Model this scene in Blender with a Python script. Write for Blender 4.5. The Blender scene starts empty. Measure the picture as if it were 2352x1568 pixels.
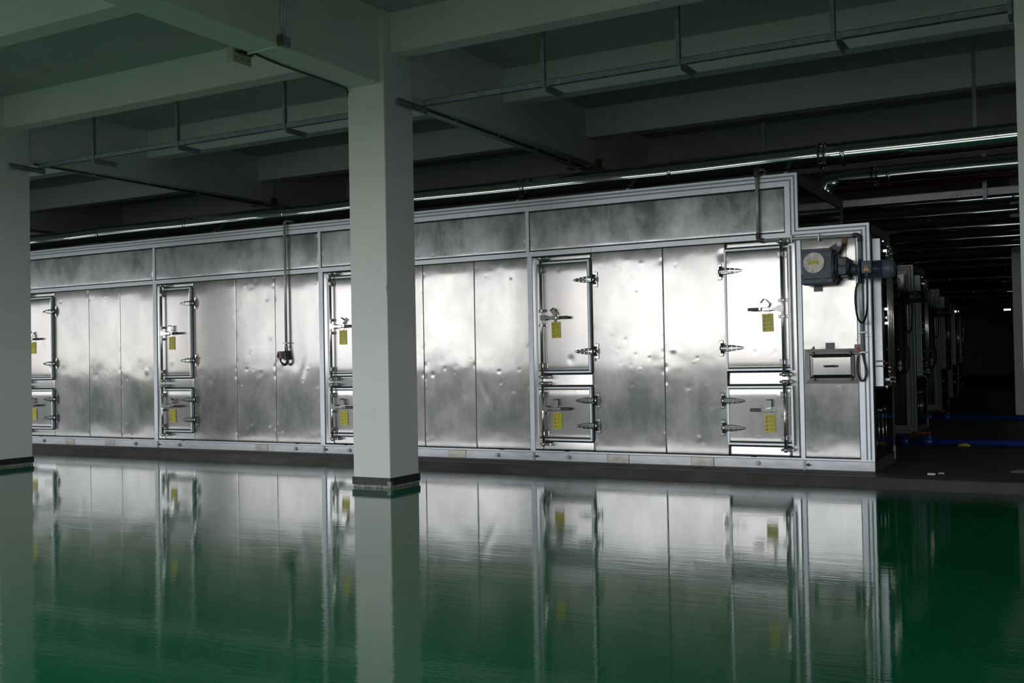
import bpy, math, random
import numpy as np
from mathutils import Vector, Matrix

S = bpy.context.scene
COL = S.collection
random.seed(7)
R = math.radians

# ------------------------------------------------------------------ camera
F_PX = 2386.78
yaw, pit, rol = R(28.8885), R(1.0421), R(-1.0855)
CAM = Vector((1.8348, -10.6513, 1.1601))
fw = Vector((-math.sin(yaw) * math.cos(pit), math.cos(yaw) * math.cos(pit), math.sin(pit)))
rt0 = Vector((math.cos(yaw), math.sin(yaw), 0))
up0 = rt0.cross(fw)
rt = math.cos(rol) * rt0 + math.sin(rol) * up0
up = -math.sin(rol) * rt0 + math.cos(rol) * up0
cd = bpy.data.cameras.new('camera')
cam = bpy.data.objects.new('camera', cd)
COL.objects.link(cam)
M3 = Matrix((rt, up, -fw)).transposed()
cam.matrix_world = Matrix.Translation(CAM) @ M3.to_4x4()
cd.sensor_fit = 'HORIZONTAL'
cd.sensor_width = 36.0
cd.lens = F_PX / 2352 * 36.0
cd.clip_start = 0.05
cd.clip_end = 300
S.camera = cam

# ------------------------------------------------------------------ view, world, window light
S.view_settings.view_transform = 'Standard'
S.view_settings.look = 'None'
S.view_settings.exposure = 0.0
S.view_settings.gamma = 1.0
S.view_settings.use_curve_mapping = False
S.cycles.use_denoising = True
S.cycles.max_bounces = 10
S.cycles.diffuse_bounces = 5
S.cycles.glossy_bounces = 5
S.cycles.caustics_reflective = True
S.cycles.sample_clamp_indirect = 4.0
w = bpy.data.worlds.new('overcast_sky')
S.world = w
w.use_nodes = True
SKY = 6.4                # radiance just above the horizon
wt = w.node_tree
bg = wt.nodes['Background']
wtc = wt.nodes.new('ShaderNodeTexCoord')
wsep = wt.nodes.new('ShaderNodeSeparateXYZ')
wt.links.new(wtc.outputs['Generated'], wsep.inputs[0])
wr = wt.nodes.new('ShaderNodeValToRGB')      # elevation: dim yard below, bright overcast above
el = wr.color_ramp.elements
el[0].position, el[0].color = .485, (.07, .07, .065, 1)
el[1].position, el[1].color = .503, (.98, .96, .94, 1)
e3 = el.new(.70)
e3.color = (1.15, 1.2, 1.27, 1)
wm = wt.nodes.new('ShaderNodeMath')
wm.operation = 'MULTIPLY_ADD'
wm.inputs[1].default_value = .5
wm.inputs[2].default_value = .5
wt.links.new(wsep.outputs['Z'], wm.inputs[0])
wt.links.new(wm.outputs[0], wr.inputs['Fac'])
wn = wt.nodes.new('ShaderNodeTexNoise')      # drifting cloud tint along the horizon
wn.inputs['Scale'].default_value = 7
wn.inputs['Detail'].default_value = 3
wmap = wt.nodes.new('ShaderNodeMapping')
wmap.inputs['Scale'].default_value = (1, 1, 1.6)
wt.links.new(wtc.outputs['Generated'], wmap.inputs[0])
wt.links.new(wmap.outputs[0], wn.inputs['Vector'])
wc = wt.nodes.new('ShaderNodeValToRGB')
wc.color_ramp.elements[0].position, wc.color_ramp.elements[0].color = .35, (.80, .86, .93, 1)
wc.color_ramp.elements[1].position, wc.color_ramp.elements[1].color = .62, (1.0, .965, .94, 1)
wt.links.new(wn.outputs['Fac'], wc.inputs['Fac'])
wx = wt.nodes.new('ShaderNodeMix')
wx.data_type = 'RGBA'
wx.blend_type = 'MULTIPLY'
wx.inputs['Factor'].default_value = 1
wt.links.new(wr.outputs['Color'], wx.inputs['A'])
wt.links.new(wc.outputs['Color'], wx.inputs['B'])
# sky dimming added towards the far left, to tone down the left panels
wl = wt.nodes.new('ShaderNodeMapRange')
wl.inputs['From Min'].default_value = -.85
wl.inputs['From Max'].default_value = -.45
wl.inputs['To Min'].default_value = .62
wl.inputs['To Max'].default_value = 1.0
wt.links.new(wsep.outputs['X'], wl.inputs['Value'])
ws = wt.nodes.new('ShaderNodeVectorMath')
ws.operation = 'SCALE'
wt.links.new(wx.outputs['Result'], ws.inputs[0])
wt.links.new(wl.outputs[0], ws.inputs['Scale'])
wt.links.new(ws.outputs[0], bg.inputs['Color'])
bg.inputs['Strength'].default_value = SKY

# hall geometry constants
FLOOR = -0.0877          # green floor
CEIL = 4.70
BAY = 6.125
WALL_Y = -14.2           # window wall behind the camera
SILL, HEAD = 0.95, 3.76
WINX = []
for k in range(-8, 1):
    a = -4.69 + 0.46 + k * BAY
    WINX.append((a + 0.10, a + BAY - 0.46 - 0.10, k))
for (a, b, k) in WINX:      # portals guide the daylight sampling through each window opening
    ld = bpy.data.lights.new('window_portal', 'AREA')
    ld.shape = 'RECTANGLE'
    ld.size = b - a
    ld.size_y = HEAD - SILL
    ld.cycles.is_portal = True
    lo = bpy.data.objects.new('window_portal', ld)
    COL.objects.link(lo)
    lo.location = ((a + b) / 2, WALL_Y - 0.02, (SILL + HEAD) / 2)
    lo.rotation_euler = (R(90), 0, 0)

FILL_WINY = [(-13.6, -9.2), (-8.6, -4.2)]      # unseen right-wall windows, added to brighten faces turned right
for (a, b) in FILL_WINY:
    ld = bpy.data.lights.new('window_portal', 'AREA')
    ld.shape = 'RECTANGLE'
    ld.size = b - a
    ld.size_y = HEAD - SILL
    ld.cycles.is_portal = True
    lo = bpy.data.objects.new('window_portal', ld)
    COL.objects.link(lo)
    lo.location = (18.98, (a + b) / 2, (SILL + HEAD) / 2)
    lo.rotation_euler = (R(90), 0, R(90))

# ------------------------------------------------------------------ materials
MATS = {}


def newmat(name):
    m = bpy.data.materials.new(name)
    m.use_nodes = True
    nt = m.node_tree
    nt.nodes.clear()
    out = nt.nodes.new('ShaderNodeOutputMaterial')
    MATS[name] = m
    return m, nt, out


def nd(nt, t, **k):
    n = nt.nodes.new(t)
    for a, v in k.items():
        if a.startswith('i_'):
            key = a[2:]
            key = int(key) if key.isdigit() else key.replace('_', ' ')
            n.inputs[key].default_value = v
        else:
            setattr(n, a, v)
    return n


def ramp(nt, fac, stops):
    r = nt.nodes.new('ShaderNodeValToRGB')
    while len(r.color_ramp.elements) < len(stops):
        r.color_ramp.elements.new(.5)
    for e, (p, c) in zip(r.color_ramp.elements, stops):
        e.position = p
        e.color = (c, c, c, 1) if isinstance(c, (int, float)) else (*c, 1)
    nt.links.new(fac, r.inputs['Fac'])
    return r.outputs['Color']


def noise(nt, scale, stretch=(1, 1, 1), detail=4, coord='Object', rough=.55):
    tc = nt.nodes.new('ShaderNodeTexCoord')
    mp = nd(nt, 'ShaderNodeMapping')
    mp.inputs['Scale'].default_value = stretch
    nt.links.new(tc.outputs[coord], mp.inputs['Vector'])
    n = nd(nt, 'ShaderNodeTexNoise')
    n.inputs['Scale'].default_value = scale
    n.inputs['Detail'].default_value = detail
    n.inputs['Roughness'].default_value = rough
    nt.links.new(mp.outputs[0], n.inputs['Vector'])
    return n.outputs['Fac']


def simple(name, col, rough=.5, metal=0.0, var=0.0, vscale=6, bump=0.0, bscale=40, spec=.5, stretch=(1, 1, 1)):
    m, nt, out = newmat(name)
    p = nd(nt, 'ShaderNodeBsdfPrincipled')
    p.inputs['Roughness'].default_value = rough
    p.inputs['Metallic'].default_value = metal
    p.inputs['Specular IOR Level'].default_value = spec
    p.inputs['Base Color'].default_value = (*col, 1)
    if var:
        f = noise(nt, vscale, stretch)
        c = ramp(nt, f, [(.3, tuple(x * (1 - var) for x in col)), (.7, tuple(min(1, x * (1 + var)) for x in col))])
        nt.links.new(c, p.inputs['Base Color'])
    if bump:
        f = noise(nt, bscale)
        b = nd(nt, 'ShaderNodeBump')
        b.inputs['Strength'].default_value = bump
        b.inputs['Distance'].default_value = .01
        nt.links.new(f, b.inputs['Height'])
        nt.links.new(b.outputs[0], p.inputs['Normal'])
    nt.links.new(p.outputs[0], out.inputs[0])
    return m


def steel(name, col, r1, r2, mixf, streak=.0, smudge=.0, aniso=0.0):
    """brushed sheet: a sharp lobe plus a soft lobe"""
    m, nt, out = newmat(name)
    g1 = nd(nt, 'ShaderNodeBsdfPrincipled')
    g2 = nd(nt, 'ShaderNodeBsdfPrincipled')
    for g, r in ((g1, r1), (g2, r2)):
        g.inputs['Metallic'].default_value = 1
        g.inputs['Roughness'].default_value = r
        g.inputs['Base Color'].default_value = (*col, 1)
    if aniso:      # vertically brushed sheet: reflections smear sideways
        tg = nd(nt, 'ShaderNodeCombineXYZ')
        tg.inputs[0].default_value = 1.0
        for g, a_ in ((g1, aniso), (g2, aniso * .6)):
            g.inputs['Anisotropic'].default_value = a_
            nt.links.new(tg.outputs[0], g.inputs['Tangent'])
    mx = nd(nt, 'ShaderNodeMixShader')
    mx.inputs[0].default_value = mixf
    if smudge:
        f = noise(nt, 1.9, (1, 1, .6), 8, rough=.68)
        c = ramp(nt, f, [(.38, mixf * (1 - smudge)), (.65, min(1, mixf * (1 + smudge)))])
        nt.links.new(c, mx.inputs[0])
        f2 = noise(nt, 3.0, (1, 1, .35), 8, rough=.65)
        c2 = ramp(nt, f2, [(.35, tuple(x * .93 for x in col)), (.65, col)])
        nt.links.new(c2, g1.inputs['Base Color'])
        nt.links.new(c2, g2.inputs['Base Color'])
    if streak:
        f = noise(nt, 60, (1, 1, .02), 3)
        b = nd(nt, 'ShaderNodeBump')
        b.inputs['Strength'].default_value = streak
        b.inputs['Distance'].default_value = .002
        nt.links.new(f, b.inputs['Height'])
        nt.links.new(b.outputs[0], g2.inputs['Normal'])
    nt.links.new(g1.outputs[0], mx.inputs[1])
    nt.links.new(g2.outputs[0], mx.inputs[2])
    nt.links.new(mx.outputs[0], out.inputs[0])
    return m


steel('sheet_steel', (.30, .296, .288), .14, .34, .50, .0, .35, 1.0)
steel('door_steel', (.38, .37, .363), .16, .34, .50, .0, .2, 1.0)
steel('band_steel', (.36, .365, .38), .18, .36, .45, .0, .75, 1.0)
steel('backing_steel', (.42, .42, .42), .2, .4, .35, .0, .2, .9)
steel('mirror_steel', (.35, .35, .36), .06, .3, .1)
steel('chrome', (.52, .52, .515), .09, .35, .3)
steel('rod_steel', (.78, .77, .75), .20, .4, .3)
simple('hatch_metal', (.62, .61, .59), .4, .4, .08, 8)
steel('pipe_jacket', (.72, .73, .72), .055, .25, .15)
simple('anodised_aluminium', (.62, .65, .69), .42, .55, .05, 3)
simple('groove_grey', (.26, .29, .31), .5, .4)
simple('dark_aluminium', (.14, .14, .145), .5, .5)
simple('rail_aluminium', (.55, .57, .60), .45, .6, .12, 5, stretch=(1, 1, 3))
simple('rail_patch', (.42, .40, .37), .42, .7, .2, 12)
simple('galvanised', (.30, .35, .38), .45, .55, .22, 14)
simple('channel_zinc', (.42, .43, .43), .45, .5, .15, 9)
simple('pin_steel', (.16, .16, .16), .35, .8)
simple('conduit_steel', (.55, .56, .56), .4, .4)
simple('coupling_dark', (.07, .07, .075), .5, .3)
simple('black_rubber', (.012, .012, .013), .45)
simple('grip_black', (.012, .012, .014), .4)
simple('motor_paint', (.048, .068, .098), .42, 0, .15, 9)
simple('motor_paint_light', (.092, .120, .155), .4)
simple('disc_zinc', (.42, .39, .36), .45, .5, .32, 22)
simple('red_plastic', (.38, .012, .014), .35)
simple('box_grey', (.28, .29, .30), .45)
simple('sign_yellow', (.66, .60, .035), .35)
simple('sign_ink', (.075, .07, .01), .5)
simple('sign_red', (.42, .10, .01), .5)
simple('sign_orange', (.72, .36, .02), .4)
simple('plate_blue', (.035, .045, .065), .35)
simple('plate_orange', (.30, .12, .02), .5)
simple('plate_grey', (.10, .10, .10), .5)
simple('brass_brown', (.13, .075, .03), .45, .6)
simple('rust_stain', (.22, .17, .09), .7)
simple('baseboard_black', (.020, .021, .023), .5, 0, .5, 20)
simple('chipped_plaster', (.30, .30, .28), .8, 0, .5, 30)
simple('cream_metal', (.42, .41, .27), .5)
simple('junction_brown', (.16, .13, .06), .5, .4)
simple('blue_plastic', (.012, .05, .27), .3)
simple('valve_red', (.25, .01, .02), .35)
simple('fire_red', (.12, .005, .008), .4)
simple('paper_white', (.75, .75, .73), .7)
simple('yellow_scrap', (.5, .4, .05), .6)
simple('seam_dark', (.02, .02, .02), .7)
simple('bracket_grey', (.34, .35, .36), .4, .6)
simple('dusty_concrete', (.115, .105, .10), .62, 0, .35, 3, .15, 60)
simple('dark_concrete', (.095, .084, .076), .55, 0, .35, 1.5, .1, 40)
simple('slab_shaded', (.46, .47, .46), .8, 0, .06, 1)  # darker stand-in for plaster on the ceiling slab, shade put into its colour
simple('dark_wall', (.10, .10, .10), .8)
m, nt, out = newmat('lamp_glow')
e = nd(nt, 'ShaderNodeEmission')
e.inputs['Color'].default_value = (.85, .9, 1, 1)
e.inputs['Strength'].default_value = 6
nt.links.new(e.outputs[0], out.inputs[0])
m, nt, out = newmat('green_led')
e = nd(nt, 'ShaderNodeEmission')
e.inputs['Color'].default_value = (.05, 1, .2, 1)
e.inputs['Strength'].default_value = 1
nt.links.new(e.outputs[0], out.inputs[0])

# painted plaster
m, nt, out = newmat('plaster')
p = nd(nt, 'ShaderNodeBsdfPrincipled')
p.inputs['Roughness'].default_value = .75
c = ramp(nt, noise(nt, .9, (1, 1, 1), 6), [(.3, (.72, .71, .69)), (.7, (.79, .775, .755))])
f2 = noise(nt, 2.2, (6, 6, .6), 5, rough=.7)
mx = nd(nt, 'ShaderNodeMix', data_type='RGBA')
sc = ramp(nt, f2, [(.74, 0.0), (.80, .35)])
nt.links.new(sc, mx.inputs['Factor'])
nt.links.new(c, mx.inputs['A'])
mx.inputs['B'].default_value = (.42, .42, .39, 1)
nt.links.new(mx.outputs['Result'], p.inputs['Base Color'])
b = nd(nt, 'ShaderNodeBump')
b.inputs['Strength'].default_value = .06
b.inputs['Distance'].default_value = .01
nt.links.new(noise(nt, 5), b.inputs['Height'])
nt.links.new(b.outputs[0], p.inputs['Normal'])
nt.links.new(p.outputs[0], out.inputs[0])

# green epoxy floor: glossy, slightly rippled, scuffed, dusty strip near the kerb
m, nt, out = newmat('green_epoxy')
p = nd(nt, 'ShaderNodeBsdfPrincipled')
p.inputs['IOR'].default_value = 1.85
tc = nd(nt, 'ShaderNodeTexCoord')
sep = nd(nt, 'ShaderNodeSeparateXYZ')
nt.links.new(tc.outputs['Object'], sep.inputs[0])
base = ramp(nt, noise(nt, .8, (1, 1, 1), 6), [(.3, (.002, .180, .074)), (.7, (.005, .215, .092))])
scuff = ramp(nt, noise(nt, 3.5, (.35, 2.2, 1), 9, rough=.74), [(.57, 0.0), (.75, .40)])
mx = nd(nt, 'ShaderNodeMix', data_type='RGBA')
nt.links.new(scuff, mx.inputs['Factor'])
nt.links.new(base, mx.inputs['A'])
mx.inputs['B'].default_value = (.10, .17, .13, 1)
# dust near kerb
ad = nd(nt, 'ShaderNodeMath', operation='ADD')
ns = nd(nt, 'ShaderNodeMath', operation='MULTIPLY')
ns.inputs[1].default_value = 1.1
nt.links.new(noise(nt, 1.3, (.5, 1.6, 1), 7, rough=.65), ns.inputs[0])
nt.links.new(sep.outputs['Y'], ad.inputs[0])
nt.links.new(ns.outputs[0], ad.inputs[1])
mr = nd(nt, 'ShaderNodeMapRange')
mr.inputs['From Min'].default_value = -1.05
mr.inputs['From Max'].default_value = -.15
mr.inputs['To Min'].default_value = 0
mr.inputs['To Max'].default_value = .8
nt.links.new(ad.outputs[0], mr.inputs['Value'])
mx2 = nd(nt, 'ShaderNodeMix', data_type='RGBA')
nt.links.new(mr.outputs[0], mx2.inputs['Factor'])
nt.links.new(mx.outputs['Result'], mx2.inputs['A'])
mx2.inputs['B'].default_value = (.12, .125, .115, 1)
nt.links.new(mx2.outputs['Result'], p.inputs['Base Color'])
rr = ramp(nt, noise(nt, 2.0, (.5, 1.5, 1), 6), [(.3, .02), (.75, .07)])
ra = nd(nt, 'ShaderNodeMath', operation='MULTIPLY_ADD')
nt.links.new(mr.outputs[0], ra.inputs[0])
ra.inputs[1].default_value = .30
nt.links.new(rr, ra.inputs[2])
nt.links.new(ra.outputs[0], p.inputs['Roughness'])
b1 = nd(nt, 'ShaderNodeBump')
b1.inputs['Strength'].default_value = 1.0
b1.inputs['Distance'].default_value = .0010
nt.links.new(noise(nt, 2.4, (.35, 1.1, 1), 2), b1.inputs['Height'])
b2 = nd(nt, 'ShaderNodeBump')
b2.inputs['Strength'].default_value = 1.0
b2.inputs['Distance'].default_value = .00045
nt.links.new(noise(nt, 20, (.25, 1.3, 1), 4), b2.inputs['Height'])
nt.links.new(b1.outputs[0], b2.inputs['Normal'])
nt.links.new(b2.outputs[0], p.inputs['Normal'])
nt.links.new(p.outputs[0], out.inputs[0])

# ------------------------------------------------------------------ mesh builder
class MB:
    def __init__(s):
        s.v, s.f, s.m, s.sm = [], [], [], []
        s.mats = []
        s.cur = 0
        s.flat = True

    def use(s, mat):
        if mat not in s.mats:
            s.mats.append(mat)
        s.cur = s.mats.index(mat)
        return s

    def add(s, vs, fs, smooth=False):
        o = len(s.v)
        s.v += [tuple(v) for v in vs]
        s.f += [tuple(i + o for i in f) for f in fs]
        s.m += [s.cur] * len(fs)
        s.sm += [smooth] * len(fs)
        return s

    def box(s, x0, x1, y0, y1, z0, z1):
        vs = [(x, y, z) for x in (x0, x1) for y in (y0, y1) for z in (z0, z1)]
        fs = [(0, 1, 3, 2), (4, 6, 7, 5), (0, 4, 5, 1), (2, 3, 7, 6), (0, 2, 6, 4), (1, 5, 7, 3)]
        return s.add(vs, fs)

    def cbox(s, x0, x1, y0, y1, z0, z1, c=.005):
        """box with chamfered edges along all sides (2 octagonal-ish rings)"""
        vs, fs = [], []
        rings = []
        for (zz, ins) in ((z0, c), (z0 + c, 0), (z1 - c, 0), (z1, c)):
            a0, a1, b0, b1 = x0 + ins, x1 - ins, y0 + ins, y1 - ins
            pts = [(a0 + c, b0), (a1 - c, b0), (a1, b0 + c), (a1, b1 - c), (a1 - c, b1), (a0 + c, b1), (a0, b1 - c), (a0, b0 + c)]
            rings.append(len(vs))
            vs += [(x, y, zz) for x, y in pts]
        for r in range(3):
            for i in range(8):
                j = (i + 1) % 8
                fs.append((rings[r] + i, rings[r] + j, rings[r + 1] + j, rings[r + 1] + i))
        fs.append(tuple(reversed(range(8))))
        fs.append(tuple(rings[3] + i for i in range(8)))
        return s.add(vs, fs)

    def tube(s, pts, r, n=12, caps=True, smooth=True):
        pts = [Vector(p) for p in pts]
        rs = r if isinstance(r, (list, tuple)) else [r] * len(pts)
        vs, fs = [], []
        prev = None
        for i, p in enumerate(pts):
            if i == 0:
                t = pts[1] - pts[0]
            elif i == len(pts) - 1:
                t = pts[-1] - pts[-2]
            else:
                t = (pts[i + 1] - p).normalized() + (p - pts[i - 1]).normalized()
            if t.length < 1e-9:
                t = pts[min(i + 1, len(pts) - 1)] - pts[max(i - 1, 0)]
                if t.length < 1e-9:
                    t = Vector((0, 0, 1))
            t.normalize()
            if prev is None:
                a = Vector((0, 0, 1)) if abs(t.z) < .9 else Vector((1, 0, 0))
                u = t.cross(a).normalized()
            else:
                u = (prev - t * prev.dot(t)).normalized()
            prev = u
            v2 = t.cross(u)
            for k in range(n):
                a = 2 * math.pi * k / n
                vs.append(p + (u * math.cos(a) + v2 * math.sin(a)) * rs[i])
        for i in range(len(pts) - 1):
            for k in range(n):
                j = (k + 1) % n
                fs.append((i * n + k, i * n + j, (i + 1) * n + j, (i + 1) * n + k))
        s.add(vs, fs, smooth)
        if caps:
            o = len(s.v) - len(vs)
            s.f.append(tuple(o + k for k in reversed(range(n))))
            s.f.append(tuple(o + (len(pts) - 1) * n + k for k in range(n)))
            s.m += [s.cur] * 2
            s.sm += [False] * 2
        return s

    def prism(s, poly, a0, a1, axis='y'):
        """poly in the two other axes (x,z for y; x,y for z; y,z for x)"""
        n = len(poly)
        vs = []
        for a in (a0, a1):
            for (p, q) in poly:
                vs.append((p, a, q) if axis == 'y' else (p, q, a) if axis == 'z' else (a, p, q))
        fs = [tuple(range(n)), tuple(reversed(range(n, 2 * n)))]
        for i in range(n):
            j = (i + 1) % n
            fs.append((i, i + n, j + n, j))
        return s.add(vs, fs)

    def build(s, name, mat=None, parent=None, bevel=0.0, recenter=None):
        me = bpy.data.meshes.new(name)
        vs = s.v
        off = Vector((0, 0, 0))
        if recenter is None:
            recenter = parent is None
        if recenter and vs:
            a = np.array(vs)
            lo, hi = a.min(0), a.max(0)
            off = Vector(((lo[0] + hi[0]) / 2, (lo[1] + hi[1]) / 2, lo[2]))
            vs = [(x - off.x, y - off.y, z - off.z) for x, y, z in vs]
        me.from_pydata(vs, [], s.f)
        mats = s.mats or [mat]
        for mm in mats:
            me.materials.append(MATS[mm])
        me.polygons.foreach_set('material_index', s.m)
        me.polygons.foreach_set('use_smooth', s.sm)
        me.validate()
        me.update()
        o = bpy.data.objects.new(name, me)
        COL.objects.link(o)
        o.location = off
        if parent is not None:
            o.parent = parent
        if bevel:
            bm = o.modifiers.new('bevel', 'BEVEL')
            bm.width = bevel
            bm.segments = 2
            bm.limit_method = 'ANGLE'
        return o


def mb(mat):
    return MB().use(mat)


def thing(name, label, cat, loc=(0, 0, 0), group=None):
    o = bpy.data.objects.new(name, None)
    o.empty_display_size = .2
    COL.objects.link(o)
    o.location = loc
    o['label'] = label
    o['category'] = cat
    if group:
        o['group'] = group
    return o


def tag(o, label, cat, group=None):
    o['label'] = label
    o['category'] = cat
    if group:
        o['group'] = group
    return o


def struct(o):
    o['kind'] = 'structure'
    return o


def copy_tree(o, parent=None):
    c = o.copy()
    COL.objects.link(c)
    if parent is not None:
        c.parent = parent
    for ch in [x for x in bpy.data.objects if x.parent == o]:
        copy_tree(ch, c)
    return c


TXT = {}


def text_geo(body):
    """glyph outlines as flat filled mesh, normalised: origin left/baseline, height about 1"""
    if body in TXT:
        return TXT[body]
    cu = bpy.data.curves.new('lettering', 'FONT')
    cu.body = body
    cu.resolution_u = 2
    o = bpy.data.objects.new('lettering', cu)
    COL.objects.link(o)
    bpy.context.view_layer.update()
    dg = bpy.context.evaluated_depsgraph_get()
    me = o.evaluated_get(dg).to_mesh()
    vs = [tuple(v.co) for v in me.vertices]
    fs = [tuple(p.vertices) for p in me.polygons]
    o.evaluated_get(dg).to_mesh_clear()
    bpy.data.objects.remove(o)
    bpy.data.curves.remove(cu)
    TXT[body] = (vs, fs)
    return TXT[body]


def put_text(b, body, x, y, z, w, h):
    """lettering facing -y, filling the box w by h whose lower left corner is x, z"""
    vs, fs = text_geo(body)
    a = np.array(vs)
    lo, hi = a.min(0), a.max(0)
    sx, sz = w / (hi[0] - lo[0]), h / (hi[1] - lo[1])
    b.add([(x + (v[0] - lo[0]) * sx, y, z + (v[1] - lo[1]) * sz) for v in vs], fs)


def catmull(P, n=6):
    P = [Vector(p) for p in P]
    Q = [P[0]] + P + [P[-1]]
    out = []
    for i in range(1, len(Q) - 2):
        for k in range(n):
            t = k / n
            a, b_, c_, d_ = Q[i - 1], Q[i], Q[i + 1], Q[i + 2]
            out.append(.5 * ((2 * b_) + (-a + c_) * t + (2 * a - 5 * b_ + 4 * c_ - d_) * t * t + (-a + 3 * b_ - 3 * c_ + d_) * t ** 3))
    out.append(P[-1])
    return out


# ------------------------------------------------------------------ the hall
X0, X1, Y0, Y1 = -53.0, 19.0, WALL_Y, 46.0
struct(mb('green_epoxy').box(X0, X1, Y0, -.60, FLOOR - .25, FLOOR).build('floor', recenter=False))
struct(mb('dark_concrete').box(X0, X1, -.44, Y1, -.33, -.012).build('floor', recenter=False))
# kerb between the two floors, its face slightly sloping
k = mb('dusty_concrete')
k.prism([(-.60, -.33), (-.60, FLOOR + .002), (-.585, FLOOR + .004), (-.475, -.012), (-.45, -.003), (-.44, -.008), (-.44, -.33)], X0, X1, 'x')
struct(k.build('trim_1', recenter=False))
struct(mb('seam_dark').box(X0, 8, -.20, -.165, -.012, -.009).build('trim_2', recenter=False))
# dark seat strip the oven stands on
struct(mb('slab_shaded').box(X0, X1, Y0 - .3, Y1, CEIL, CEIL + .25).build('ceiling', recenter=False))

YA, DY, BW = -2.063, 2.39, .215
ZG, ZB = 3.961, 4.290
for i in range(-5, 15):
    y = YA + i * DY
    b = mb('plaster').box(X0, X1, y, y + BW, ZB, CEIL)
    struct(b.build('ceiling_beam', recenter=False))
for k in range(-8, 4):
    x = -4.655 + k * BAY
    struct(mb('plaster').box(x, x + .375, Y0, 33, ZG, CEIL).build('ceiling_girder', recenter=False))

# window wall behind the camera
b = mb('plaster')
b.box(X0, X1, WALL_Y - .24, WALL_Y, FLOOR - .2, SILL)
b.box(X0, X1, WALL_Y - .24, WALL_Y, HEAD, CEIL)
xs = [X0]
for (a, c_, _) in WINX:
    b.box(xs[-1], a, WALL_Y - .24, WALL_Y, SILL, HEAD)
    xs.append(c_)
b.box(xs[-1], X1, WALL_Y - .24, WALL_Y, SILL, HEAD)
struct(b.build('wall_front', recenter=False))
for n, (a, c_, _) in enumerate(WINX):
    f = mb('anodised_aluminium')
    t = .03
    f.box(a, c_, WALL_Y - .05, WALL_Y - .01, SILL, SILL + t).box(a, c_, WALL_Y - .05, WALL_Y - .01, HEAD - t, HEAD)
    nm = 4
    for q in range(nm + 1):
        xx = a + (c_ - a) * q / nm
        f.box(xx - .02, xx + .02, WALL_Y - .05, WALL_Y - .01, SILL, HEAD)
    struct(f.build('window_%d' % (n + 1), recenter=False))
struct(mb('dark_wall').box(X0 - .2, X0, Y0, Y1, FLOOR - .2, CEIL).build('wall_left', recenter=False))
b = mb('plaster')
b.box(X1, X1 + .2, Y0, -4.2, FLOOR - .2, SILL).box(X1, X1 + .2, Y0, -4.2, HEAD, CEIL)
b.box(X1, X1 + .2, Y0, FILL_WINY[0][0], SILL, HEAD).box(X1, X1 + .2, FILL_WINY[0][1], FILL_WINY[1][0], SILL, HEAD).box(X1, X1 + .2, -4.2, Y1, FLOOR - .2, CEIL)
struct(b.build('wall_right', recenter=False))
for n, (a, c_) in enumerate(FILL_WINY):
    f = mb('anodised_aluminium').box(X1 + .01, X1 + .05, a, c_, SILL, SILL + .03).box(X1 + .01, X1 + .05, a, c_, HEAD - .03, HEAD)
    for q in range(4):
        yy = a + (c_ - a) * q / 3
        f.box(X1 + .01, X1 + .05, yy - .02, yy + .02, SILL, HEAD)
    struct(f.build('window_%d' % (n + 1 + len(WINX)), recenter=False))  # frames of the added side-light openings
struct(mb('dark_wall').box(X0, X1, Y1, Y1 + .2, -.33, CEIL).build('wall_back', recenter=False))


# ------------------------------------------------------------------ pillars
def pillar(x, y, label, zfloor, base=True, w_=.452, d_=.505, front_chip=0):
    p = mb('plaster').box(x, x + w_, y, y + d_, zfloor - .002, CEIL).build('concrete_pillar', bevel=.008)
    tag(p, label, 'pillar')
    if base:
        bb = mb('baseboard_black')
        t, h = .012, .105
        x_, y_ = x - p.location.x, y - p.location.y
        bb.box(x_ - t, x_ + w_ + t, y_ - t, y_, 0.03, h).box(x_ + w_, x_ + w_ + t, y_, y_ + d_ + t, .03, h)
        bb.box(x_ - t, x_, y_, y_ + d_ + t, .03, h).box(x_ - t, x_ + w_ + t, y_ + d_, y_ + d_ + t, .03, h)
        bb.use('chipped_plaster').box(x_ - .004, x_ + w_ + .004, y_ - .004, y_ + d_ + .004, 0.002, .03)
        bb.box(x_ + w_ - .03, x_ + w_ + t + .001, y_ - t - .001, y_ + .02, .002, .07)
        bb.build('baseboard', parent=p, bevel=.003)
    return p


pm = pillar(-4.690, -2.199, 'whole square white pillar standing left of centre, black baseboard around its foot', FLOOR)
# a knock and a scuff on the middle pillar
sc_ = mb('chipped_plaster')
cx, cy = pm.location.x, pm.location.y
for (zz, hh, ww) in ((2.02, .17, .010),):
    sc_.prism([(.226 - ww, 2.0), (.2262, 2.0 - hh * .6), (.2262, 2.0 + hh * .4)], -.2531, -.2527, 'y')
    sc_.build('paint_chip', parent=pm)
pl_ = pillar(-4.690 - BAY, -2.199, 'white pillar cut by the left edge of the picture', FLOOR)
pr_ = pillar(-4.690 + BAY, -2.199, 'white pillar cut by the right edge of the picture', FLOOR)
pillar(.68, 10.5, 'dim distant pillar deep in the hall, its edge showing beside the right pillar', -.012, False)
for k_ in (-4, -3, -2, 2):
    struct(mb('plaster').box(-4.69 + k_ * BAY, -4.238 + k_ * BAY, -2.199, -1.694, FLOOR - .002, CEIL).build('hall_pillar', recenter=False))


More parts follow.
